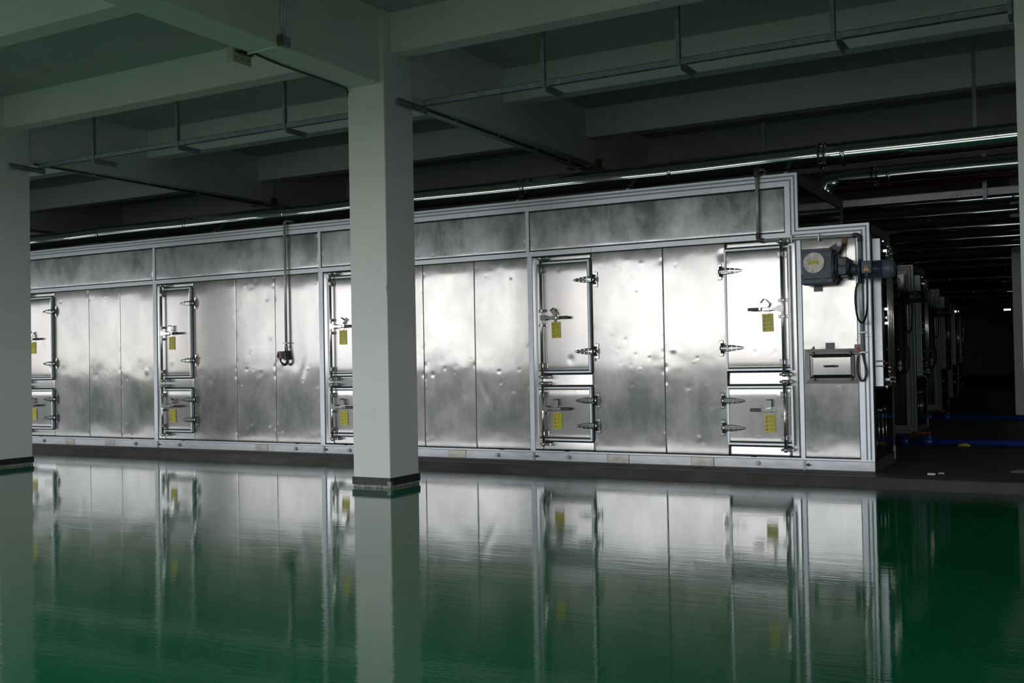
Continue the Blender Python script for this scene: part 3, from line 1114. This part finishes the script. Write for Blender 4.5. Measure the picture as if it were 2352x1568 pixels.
# ------------------------------------------------------------------ gear motor
def gear_motor(loc, label, group=None):
    g = thing('gear_motor', label, 'motor', loc, group)
    X0_, Z0_ = 0, 0
    b = mb('motor_paint')
    b.cbox(-.60, -.31, -.28, -.08, 1.90, 2.195, .008)
    b.cbox(-.615, -.305, -.27, -.07, 1.852, 1.955, .010)
    b.cbox(-.60, -.32, -.285, -.09, 2.165, 2.20, .006)
    for i in range(9):
        zz = 1.985 + i * .0155
        b.box(-.42, -.315, -.286, -.27, zz, zz + .006)
    b.cbox(-.43, -.37, -.276, -.26, 1.872, 1.925, .004)
    b.tube([(-.31, -.18, 2.02), (-.285, -.18, 2.02)], .150, 28)
    b.tube([(-.285, -.18, 2.02), (-.262, -.18, 2.02)], .125, 28)
    for i in range(8):
        zz = 1.95 + i * .028
        b.box(-.606, -.59, -.25, -.10, zz, zz + .012)
    b.use('brass_brown').tube([(-.337, -.288, 1.962), (-.337, -.276, 1.962)], .009, 10)
    b.use('coupling_dark').tube([(-.488, -.276, 1.888), (-.488, -.268, 1.888)], .010, 10)
    b.build('gear_housing', parent=g)
    d = mb('disc_zinc').tube([(-.480, -.28, 2.062), (-.480, -.298, 2.062)], .102, 40)
    d.use('bracket_grey')
    for a in (70, 160, 250, 340):
        cx_, cz_ = -.480 + .083 * math.cos(R(a)), 2.062 + .083 * math.sin(R(a))
        d.tube([(cx_, -.298, cz_), (cx_, -.306, cz_)], .012, 6)
    dc = d.build('cover_disc', parent=g)
    s = mb('sign_yellow').add([(-.540, -.2986, 2.043), (-.428, -.2986, 2.047), (-.428, -.2986, 2.090), (-.540, -.2986, 2.084)], [(0, 1, 2, 3)])
    s.use('sign_ink')
    tri(s, -.517, 2.050, .034, .028, -.2992)
    put_text(s, '当心卷入', -.493, -.2992, 2.062, .060, .014)
    s.box(-.492, -.433, -.2994, -.2990, 2.0555, 2.057)
    s.build('warning_label', parent=dc)
    a = mb('motor_paint').prism([(-.43, 2.15), (-.40, 2.195), (-.262, 2.272), (-.235, 2.262), (-.232, 2.225), (-.285, 2.14), (-.30, 2.08), (-.34, 2.06)], -.15, -.13, 'y')
    a.use('pin_steel').tube([(-.258, -.15, 2.243), (-.258, -.172, 2.243)], .026, 20).use('bracket_grey').tube([(-.258, -.172, 2.243), (-.258, -.18, 2.243)], .012, 14)
    a.use('coupling_dark').tube([(-.258, -.03, 2.243), (-.258, -.13, 2.243)], .015, 12)
    a.build('torque_arm', parent=g)
    r = mb('motor_paint').tube([(-.262, -.19, 2.015), (-.17, -.19, 2.015)], .088, 8, smooth=False)
    r.cbox(-.262, -.175, -.275, -.10, 1.93, 2.10, .01).tube([(-.175, -.19, 2.01), (-.150, -.19, 2.005)], [.082, .07], 24)
    r.cbox(-.235, -.165, -.25, -.12, 1.905, 1.93, .004)
    r.use('brass_brown').tube([(-.247, -.278, 1.985), (-.247, -.272, 1.985)], .006, 8)
    r.use('motor_paint')
    for i in range(4):
        r.box(-.24, -.215, -.279, -.27, 1.955 + i * .016, 1.961 + i * .016)
    r.tube([(-.150, -.19, 1.99), (-.062, -.19, 1.98)], [.05, .042], 20)
    r.build('reducer', parent=g)
    mo = mb('motor_paint').tube([(-.066, -.19, 1.972), (-.045, -.19, 1.972)], .112, 24).tube([(-.045, -.19, 1.972), (.16, -.19, 1.972)], .072, 24)
    for i in range(20):
        an = 2 * math.pi * i / 20
        c_, s_ = math.cos(an), math.sin(an)
        P = [(-.03, -.19 + .070 * c_, 1.972 + .070 * s_), (.155, -.19 + .070 * c_, 1.972 + .070 * s_), (.155, -.19 + .086 * c_, 1.972 + .086 * s_), (-.03, -.19 + .086 * c_, 1.972 + .086 * s_)]
        n_ = Vector((0, -s_, c_)) * .0025
        mo.add([tuple(Vector(p_) + n_) for p_ in P] + [tuple(Vector(p_) - n_) for p_ in P], [(0, 1, 2, 3), (7, 6, 5, 4), (0, 4, 5, 1), (1, 5, 6, 2), (2, 6, 7, 3), (3, 7, 4, 0)])
    m1 = mo.build('motor_body', parent=g)
    mb('motor_paint_light').tube([(.155, -.19, 1.972), (.225, -.19, 1.972), (.25, -.19, 1.972), (.262, -.19, 1.972)], [.090, .090, .080, .060], 28).build('fan_cover', parent=g)
    tb = mb('motor_paint_light').cbox(-.030, .062, -.318, -.24, 1.928, 2.042, .006)
    tb.use('motor_paint').cbox(-.020, .052, -.321, -.318, 1.938, 2.032, .001)
    tb.use('sign_orange').add([(-.012, -.3222, 1.953), (.044, -.3222, 1.953), (.016, -.3222, 2.005)], [(0, 1, 2)])
    tb.use('sign_ink')
    tb.add([(.018, -.3228, 1.998), (.010, -.3228, 1.978), (.016, -.3228, 1.978), (.014, -.3228, 1.958), (.023, -.3228, 1.982), (.017, -.3228, 1.982)], [(0, 1, 2, 3, 4, 5)])
    tb.use('bracket_grey').tube([(.014, -.28, 1.928), (.014, -.28, 1.908)], .010, 10)
    tb.build('terminal_box', parent=g)
    return g


gear_motor((0, 0, 0), 'dark blue gear motor with round cover plate on the right end of the front oven')


def cable(pts, r=.0100, name='power_cable'):
    return mb('black_rubber').tube(catmull(pts, 8), r, 10).build(name)


tag(cable([(.014, -.28, 1.912), (.016, -.28, 1.80), (.006, -.26, 1.60), (-.030, -.20, 1.485), (-.075, -.15, 1.465), (-.115, -.11, 1.53), (-.135, -.08, 1.68), (-.130, -.06, 1.80), (-.105, -.045, 1.865)]),
    'black cable looping below the front gear motor', 'cable')


# ------------------------------------------------------------------ conduits and push button boxes
def button_box(x, z, label, y=0.0, yaw_=0.0):
    t = thing('push_button_box', label, 'switch box', (x, y, z))
    mb('box_grey').cbox(-.034, .034, -.062, -.004, 0, .104, .006).build('enclosure', parent=t)
    for zz, rr_, yy_ in ((.072, .014, -.074), (.040, .020, -.080)):
        mb('red_plastic').tube([(.0, -.062, zz), (.0, yy_, zz), (.0, yy_ - .004, zz)], [rr_, rr_, rr_ * .8], 16).build('button', parent=t)
    mb('bracket_grey').tube([(0, -.03, 0), (0, -.03, -.018)], .010, 10).build('cable_gland', parent=t)
    t.rotation_euler = (0, 0, yaw_)
    return t


c = thing('wall_conduit', 'grey metal conduit bending round the top right corner of the front oven', 'conduit', (0, 0, 0))
for P_ in ([(-1.095, -.045, 3.06), (-1.095, -.045, 2.40)], [(-1.06, -.045, 2.345), (-.125, -.045, 2.330)], [(-.088, -.045, 2.29), (-.086, -.045, 1.17)],
           [(-1.095, -.03, 3.05), (-1.095, .1, 3.10), (-1.095, .3, 3.11)]):
    mb('conduit_steel').tube(P_, .0165, 14).build('pipe_run', parent=c)
mb('coupling_dark').tube([(-1.095, -.045, 3.09), (-1.095, -.045, 3.00)], .027, 14).build('pipe_elbow', parent=c)
mb('coupling_dark').tube(catmull([(-1.095, -.045, 2.42), (-1.095, -.045, 2.375), (-1.075, -.045, 2.348), (-1.04, -.045, 2.345)], 4), .023, 12).build('pipe_elbow', parent=c)
mb('coupling_dark').tube(catmull([(-.150, -.045, 2.331), (-.110, -.045, 2.330), (-.090, -.045, 2.31), (-.088, -.045, 2.265)], 4), .023, 12).build('pipe_elbow', parent=c)
mb('coupling_dark').tube([(-.088, -.045, 2.0), (-.088, -.045, 1.85)], .026, 12).build('pipe_coupling', parent=c)
for (xx, zz, hor) in ((-.48, 2.335, 1), (-.087, 1.37, 0), (-.086, 1.175, 0), (-.75, 2.34, 1)):
    b = mb('conduit_steel')
    if hor:
        b.box(xx - .006, xx + .006, -.066, -.012, zz - .035, zz + .035)
    else:
        b.box(xx - .035, xx + .035, -.066, -.012, zz - .006, zz + .006)
    b.build('pipe_clamp', parent=c)
b = mb('black_rubber').tube(catmull([(-.086, -.045, 1.165), (-.070, -.05, 1.08), (-.050, -.05, .98), (-.075, -.05, .905), (-.105, -.05, .90), (-.130, -.05, .96), (-.136, -.04, 1.06), (-.127, -.035, 1.135)], 8), .010, 10)
b.build('flexible_hose', parent=c)
button_box(-.126, 1.150, 'grey switch box with red buttons beside the hatch, below the gear motor')

c = thing('wall_conduit', 'straight vertical conduit hanging down the oven front left of the middle pillar', 'conduit', (0, 0, 0))
b = mb('conduit_steel').tube([(-7.43, -.05, 3.03), (-7.43, -.05, 1.40)], .0175, 14)
b.tube(catmull([(-7.43, -.05, 3.03), (-7.43, -.04, 3.05), (-7.425, .0, 3.065), (-7.42, .10, 3.07)], 4), .0175, 12)
b.build('pipe_run', parent=c)
mb('conduit_steel').box(-7.47, -7.39, -.07, -.008, 1.44, 1.452).tube([(-7.43, -.05, 1.38), (-7.43, -.05, 1.41)], .024, 12).build('pipe_clamp', parent=c)
b = mb('black_rubber').tube(catmull([(-7.445, -.05, 1.39), (-7.432, -.055, 1.30), (-7.41, -.06, 1.215), (-7.44, -.065, 1.17), (-7.50, -.065, 1.19), (-7.53, -.065, 1.235)], 7), .010, 10)
b.tube(catmull([(-7.418, -.05, 1.39), (-7.398, -.055, 1.28), (-7.39, -.06, 1.20), (-7.43, -.065, 1.155), (-7.48, -.068, 1.165), (-7.525, -.065, 1.225)], 7), .010, 10)
b.build('flexible_hose', parent=c)
mb('grip_black').box(-7.475, -7.40, -.05, -.01, 1.225, 1.345).build('mounting_block', parent=c)
button_box(-7.52, 1.235, 'small grey switch box with red buttons under the straight conduit', -.02, R(-18))

# ------------------------------------------------------------------ ovens in the rows behind
def rear_oven(loc, label):
    o = thing('drying_oven', label, 'industrial oven', loc)
    mb('dark_aluminium').box(-12, XT - .05, .03, 2.27, .02, 2.99).box(XT - .06, -.03, .03, 1.22, .02, 2.43).build('oven_body', parent=o)
    mb('rail_aluminium').box(-12, 0, 0, .03, .002, .095).build('base_rail', parent=o)
    mb('anodised_aluminium').box(-12, 0, -.012, .03, .098, .118).build('sill_strip', parent=o)
    profile_v(-.130, 0, .098, ZL, True, False, parent=o)
    profile_h(-.823, 0, 2.32, ZL, m0='up', m1=True, parent=o)
    profile_v(-.823, XT, 2.32, ZT, True, True, parent=o)
    profile_h(-12, XT, 2.885, ZT, m1=True, parent=o)
    mb('sheet_steel').box(-.672, -.130, -.002, .02, .118, 2.33).build('wall_panel', parent=o)
    mb('sheet_steel').box(-12, -.716, -.002, .02, .118, 2.885).build('wall_panel', parent=o)
    oven_end(o)
    return o


rows = [(-.33, 5.35, 'second oven, its pale corner post showing past the end of the front oven'),
        (-.73, 11.9, 'third oven deeper in the hall, base showing beyond the red valve'),
        (-1.22, 18.6, 'fourth oven, faint grey corner strip deep in the dark aisle'),
        (-1.72, 25.2, 'fifth oven, barely visible at the dark end of the aisle')]
first = rear_oven((rows[0][0], rows[0][1], -.012), rows[0][2])
for (x, y, lb) in rows[1:]:
    c = copy_tree(first)
    c.location = (x, y, -.012)
    c['label'] = lb
g2 = gear_motor((rows[0][0], rows[0][1], -.012), 'gear motor on the second oven, dim behind the front one')
g3 = copy_tree(g2)
g3.location = (rows[1][0], rows[1][1], -.012)
g3['label'] = 'almost black gear motor on the third oven, above the far hose loops'
for (x, y, _), nm in zip(rows[:3], ('second', 'third', 'fourth')):
    o = cable([(x + .014, y - .28, 1.90), (x + .016, y - .28, 1.75), (x + .0, y - .26, 1.56), (x - .030, y - .20, 1.47), (x - .065, y - .15, 1.46), (x - .10, y - .11, 1.53), (x - .115, y - .08, 1.70), (x - .105, y - .045, 1.87)])
    tag(o, {'second': 'black cable loop hanging below the motor of the second oven', 'third': 'dim cable loop on the third oven',
            'fourth': 'faint cable loop on the fourth oven'}[nm], 'cable')
    h_ = cable([(x - .09, y - .045, 1.25), (x - .075, y - .05, 1.05), (x - .11, y - .05, .90), (x - .20, y - .05, .86), (x - .30, y - .05, .95), (x - .36, y - .04, 1.12)], .012, 'flexible_hose')
    tag(h_, {'second': 'wide hanging loop of black hose on the second oven corner post', 'third': 'hanging loop of black hose on the third oven',
             'fourth': 'faint hanging hose loop on the fourth oven'}[nm], 'hose')
    cc = mb('conduit_steel').tube([(x - .09, y - .045, 2.30), (x - .09, y - .045, 1.25)], .016, 12).build('wall_conduit')
    tag(cc, {'second': 'short vertical conduit on the second oven corner post', 'third': 'short vertical conduit on the third oven corner post',
             'fourth': 'short vertical conduit on the fourth oven corner post'}[nm], 'conduit')


# ------------------------------------------------------------------ overhead pipes
def pipe(x0, x1, y, z, d, label, seams=0, wob=0.0, clamps=(), seed=0, mat='pipe_jacket', group=None, down=None, cat='pipe'):
    rng = random.Random(seed)
    ax = (x0 + x1) / 2
    t = thing('insulated_pipe' if mat == 'pipe_jacket' else 'fire_pipe', label, cat, (ax, y, z), group)
    n = max(2, int((x1 - x0) / .12)) if wob else 2
    P, Rr = [], []
    ph = [rng.uniform(0, 6) for _ in range(4)]
    for i in range(n + 1):
        xx = x0 + (x1 - x0) * i / n
        oz = wob * (math.sin(xx * 1.1 + ph[0]) + .6 * math.sin(xx * 2.3 + ph[1]))
        P.append((xx - ax, wob * math.sin(xx * 1.7 + ph[2]), oz))
        Rr.append(d / 2)
    b = mb(mat).tube(P, Rr, 40)
    if down:
        b.tube([(P[0][0], 0, 0), (P[0][0] - .12, 0, -.03), (P[0][0] - .17, 0, -.14), (P[0][0] - .17, 0, -down)], d / 2, 28)
    b.build('pipe_shell', parent=t)
    if seams:
        xx = x0 + .6
        while xx < x1:
            if -14 < xx < 3:
                mb(mat).tube([(xx - ax - .02, 0, 0), (xx - ax + .02, 0, 0)], d / 2 + wob * 1.2 + .003, 40, caps=True).build('shell_seam', parent=t)
            xx += seams
    for cxx in clamps:
        c_ = mb('coupling_dark')
        for dx in (-.028, .028):
            c_.tube([(cxx - ax + dx - .006, 0, 0), (cxx - ax + dx + .006, 0, 0)], d / 2 + .022, 36)
        c_.use('chrome')
        for a_ in range(0, 360, 45):
            yy, zz = (d / 2 + .012) * math.cos(R(a_)), (d / 2 + .012) * math.sin(R(a_))
            c_.tube([(cxx - ax - .045, yy, zz), (cxx - ax + .045, yy, zz)], .006, 6)
        c_.build('flange_clamp', parent=t)
    return t


pipe(-40, 12, .90, 3.325, .245, 'largest silver clad pipe running above the front oven', 1.95, .007, (-.62,), 3)
pipe(-.78, 12, 2.45, 3.30, .20, 'silver pipe turning down behind the front oven roof, second from the top', 2.4, .003, (-.34,), 4, down=.30)
pipe(-12, 12, 3.75, 3.10, .14, 'thin silver pipe just below the flat galvanised channel', 2.5, .002, (), 5)
pipe(-12, 12, 4.9, 3.075, .13, 'thin silver pipe with pale coupling, second below the channel', 2.5, .002, (), 6)
pipe(-12, 12, 7.2, 3.13, .20, 'silver pipe over the second oven, third below the channel', 2.5, .002, (), 7)
pipe(-12, 12, 8.2, 3.05, .15, 'dull silver pipe, fourth below the channel', 2.5, .002, (), 8)
pipe(-12, 12, 9.4, 3.01, .12, 'dull thin silver pipe, fifth below the channel', 2.5, .002, (), 9)
pipe(-12, 12, 13.8, 3.15, .22, 'bright lined silver pipe at the height of the front gear motor', 2.5, .002, (), 10)
pipe(-12, 12, 20.2, 3.15, .24, 'distant silver pipe above the second gear motor', 2.5, .002, (), 11)
pipe(-12, 12, 27.3, 3.17, .24, 'faint far pipe above the third oven', 2.5, .002, (), 12)
pipe(-12, 12, 34.0, 3.15, .24, 'faintest farthest pipe above the dark aisle', 2.5, .002, (), 13)
pipe(-6, 12, 3.0, 3.26, .10, 'dark red pipe half hidden behind the silver pipes', 0, 0, (), 14, 'fire_red')

# supports below the big pipe on the oven roof
for xx in (-9.6, -7.0, -4.4, -2.9, -1.02):
    o = mb('galvanised').box(xx - .02, xx + .02, .55, 1.15, 3.0165, 3.06).box(xx - .02, xx + .02, .86, .94, 3.0165, 3.185)
    tag(o.build('pipe_support'), 'low galvanised foot between the oven roof and the silver pipe', 'pipe support', 'pipe supports on the front oven roof')

# flat channel with hangers in the aisle
t = thing('support_channel', 'flat galvanised channel with punched holes crossing the aisle below the upper pipes', 'channel', (1.0, 3.2, 3.02))
mb('channel_zinc').box(-6, 10, -.02, .02, .03, .125).box(-6, 10, -.02, .04, .12, .127).box(-6, 10, -.02, .04, .03, .036).build('rail', parent=t)
for i in range(6):
    mb('seam_dark').tube([(-.56 + i * .055, -.0215, .07), (-.56 + i * .055, -.019, .07)], .007, 8).build('punched_hole', parent=t)
mb('galvanised').box(-.215, -.180, -.06, -.02, -.02, .55).box(-.18, -.165, -.06, .0, -.02, .55).build('hanger', parent=t)
mb('galvanised').box(-2.9, -2.86, -.02, .02, .127, 1.27).build('hanger', parent=t)
# thin long rods dropping from the ceiling at the right
tag(mb('galvanised').box(.80, .84, 1.93, 1.97, 3.55, ZB + .4).build('ceiling_hanger'), 'long thin steel drop from the ceiling near the right pillar', 'hanger')


# ------------------------------------------------------------------ galvanised rail frames under the beams
def rail_frame(dx, label, hangers, x_end):
    t = thing('cable_rail', label, 'cable rail', (dx - 4.2, -1.62, 3.83))
    L = lambda x: x - (-4.2)
    r = mb('galvanised').box(L(-4.16), L(x_end), .0, .004, .0, .062).box(L(-4.16), L(x_end), -.0, .045, 0, .004).box(L(-4.16), L(x_end), 0, .045, .058, .062)
    rl = r.build('rail', parent=t)
    for xh in hangers:
        h = mb('galvanised').box(L(xh) - .022, L(xh) + .022, -.006, -.002, -.005, CEIL - 3.83).box(L(xh) + .018, L(xh) + .022, -.006, .030, -.005, CEIL - 3.83)
        h.build('hanger', parent=t)
        s = mb('galvanised').box(L(xh) + .025, L(xh) + .030, -.01, .34, -.05, .015).box(L(xh) + .025, L(xh) + .07, -.01, .34, -.004, .0)
        s.build('support_angle', parent=t)
    s = mb('galvanised').box(L(-4.185), L(-4.180), -.40, .12, -.060, .010).box(L(-4.228), L(-4.180), -.40, .12, -.006, .0)
    s.build('support_angle', parent=t)
    if x_end > 1:
        mb('galvanised').box(L(x_end) - .03, L(x_end), -.12, .10, -.06, .15).build('end_plate', parent=t)
    return t


rail_frame(0, 'galvanised rail on drop hangers between the middle and right pillars', (-2.745, -1.360, .022), 1.40)
rail_frame(-BAY, 'galvanised rail on drop hangers between the left and middle pillars', (-3.09, -1.60, .085), 1.425 + .0)


# ------------------------------------------------------------------ girder conduits, boxes and lamp brackets
def girder_fit(dx, label):
    t = thing('girder_conduit', label, 'conduit', (dx - 4.47, -1.9, ZG))
    mb('coupling_dark').tube([(.0, .45, -.018), (.0, 4.95, -.018)], .014, 10).build('pipe_run', parent=t)
    b = mb('conduit_steel').tube([(.19 + .03, 4.95, .0), (-.25, 4.95, -.02)], .010, 8)
    b.build('cross_pipe', parent=t)
    mb('conduit_steel').tube([(.215, 4.95, .04), (.215, 4.95, CEIL - ZG - .002)], .010, 8).build('riser_pipe', parent=t)
    mb('junction_brown').cbox(.192, .26, 4.90, 5.0, -.02, .07, .003).build('junction_box', parent=t)
    mb('cream_metal').box(-.26, -.19, 4.84, 5.06, -.025, -.015).build('lamp_bracket', parent=t)
    for yy in (1.4, 2.4, 3.4, 4.4):
        mb('conduit_steel').box(-.025, .025, yy, yy + .015, -.034, -.001).build('pipe_clamp', parent=t)
    return t


girder_fit(0, 'thin conduit clipped under the girder behind the middle pillar')
girder_fit(-BAY, 'thin conduit clipped under the girder behind the left pillar')
# the nearer fitting above the middle pillar
t = thing('girder_conduit', 'conduit and junction box on the girder in front of the middle pillar', 'conduit', (-4.26, -3.70, ZG))
mb('conduit_steel').tube([(.0, .03, .07), (.0, .03, CEIL - ZG - .002)], .010, 8).tube([(.018, .045, .07), (.018, .045, CEIL - ZG - .002)], .006, 8).build('riser_pipe', parent=t)
b = mb('junction_brown').cbox(-.02, .035, -.02, .005, -.015, .075, .002)
b.use('box_grey').cbox(-.02, .036, .005, .10, -.015, .075, .002)
b.build('junction_box', parent=t)
mb('paper_white').tube([(-.02, .01, -.013), (-.40, .03, -.013)], .011, 10).build('cross_pipe', parent=t)
pth = catmull([(-.36, .06, -.01), (-.395, .5, -.012), (-.395, 1.35, -.012), (-.42, 1.48, -.03), (-.44, 1.52, -.09)], 5)
mb('coupling_dark').tube(pth, .010, 8).build('edge_cable', parent=t)
br = mb('cream_metal').box(-.463, -.455, -.10, .13, -.10, .035)
br.box(-.53, -.463, -.10, -.092, -.10, .035)
br.use('seam_dark')
for yy in (-.06, .015, .09):
    br.tube([(-.4548, yy, -.055), (-.4542, yy, -.055)], .008, 8)
br.box(-.4548, -.4542, -.07, .085, -.012, .006)
br.use('coupling_dark').cbox(-.454, -.42, -.02, .13, -.015, .03, .004)
br.build('lamp_bracket', parent=t)

# ------------------------------------------------------------------ blue floor pipes with valves
def floor_pipe(y, x, label, r=.042):
    t = thing('floor_pipe', label, 'pipe', (x, y, -.012))
    b = mb('blue_plastic').tube([(-3.0, 0, r), (8, 0, r)], r, 24)
    b.tube([(-.42, 0, r), (-.30, 0, r)], r * 1.25, 24).tube([(-.16, 0, r), (-.02, 0, r)], r * 1.3, 24)
    b.build('pipe_run', parent=t)
    v = mb('blue_plastic').tube([(-.055, 0, r), (-.055, 0, r * 3.1)], r * .9, 20)
    v.build('valve_body', parent=t)
    v = mb('valve_red').tube([(-.055, 0, r * 3.1), (-.055, 0, r * 4.0)], r * .72, 16)
    v.tube([(-.055, 0, r * 3.6), (-.19, -.02, r * 3.6), (-.25, -.03, r * 3.7)], [r * .5, r * .35, r * .42], 12)
    v.build('valve_handle', parent=t)
    return t


floor_pipe(3.46, .12, 'blue plastic pipe with a red valve on the floor between front and second ovens')
floor_pipe(8.9, -.25, 'farther dim blue pipe on the floor between second and third ovens')

# ------------------------------------------------------------------ litter
tag(mb('paper_white').cbox(.475, .545, .005, .05, -.012, .004, .003).build('paper_scrap'), 'small white scrap on the dark floor right of the oven corner', 'litter')
tag(mb('paper_white').tube([(.56, .12, -.008), (.60, .14, -.004), (.61, .10, -.008)], .006, 6).build('paper_scrap'), 'tiny curled scrap to the right of the white one', 'litter')
tag(mb('yellow_scrap').tube([(.42, 3.30, .004), (.50, 3.31, .012), (.56, 3.29, .002)], [.016, .024, .010], 8).build('plastic_scrap'), 'crumpled yellow scrap in front of the blue floor pipe', 'litter')
tag(mb('dark_concrete').tube([(1.17, .45, -.01), (1.24, .48, -.004), (1.34, .46, -.008)], [.012, .03, .015], 8).build('cloth_scrap'), 'dark crumpled rag on the floor beside the right pillar', 'litter')

# far lamp in the aisle
t = thing('tube_lamp', 'small lit tube lamp shining far down the dark aisle', 'lamp', (-.36, 26.6, 2.5))
mb('lamp_glow').tube([(-.10, 0, 0), (.10, 0, 0)], .025, 10).build('tube', parent=t)
mb('box_grey').box(-.13, .13, -.03, .03, .03, .07).box(-.01, .01, -.01, .01, .08, CEIL - 2.5).build('fitting', parent=t)
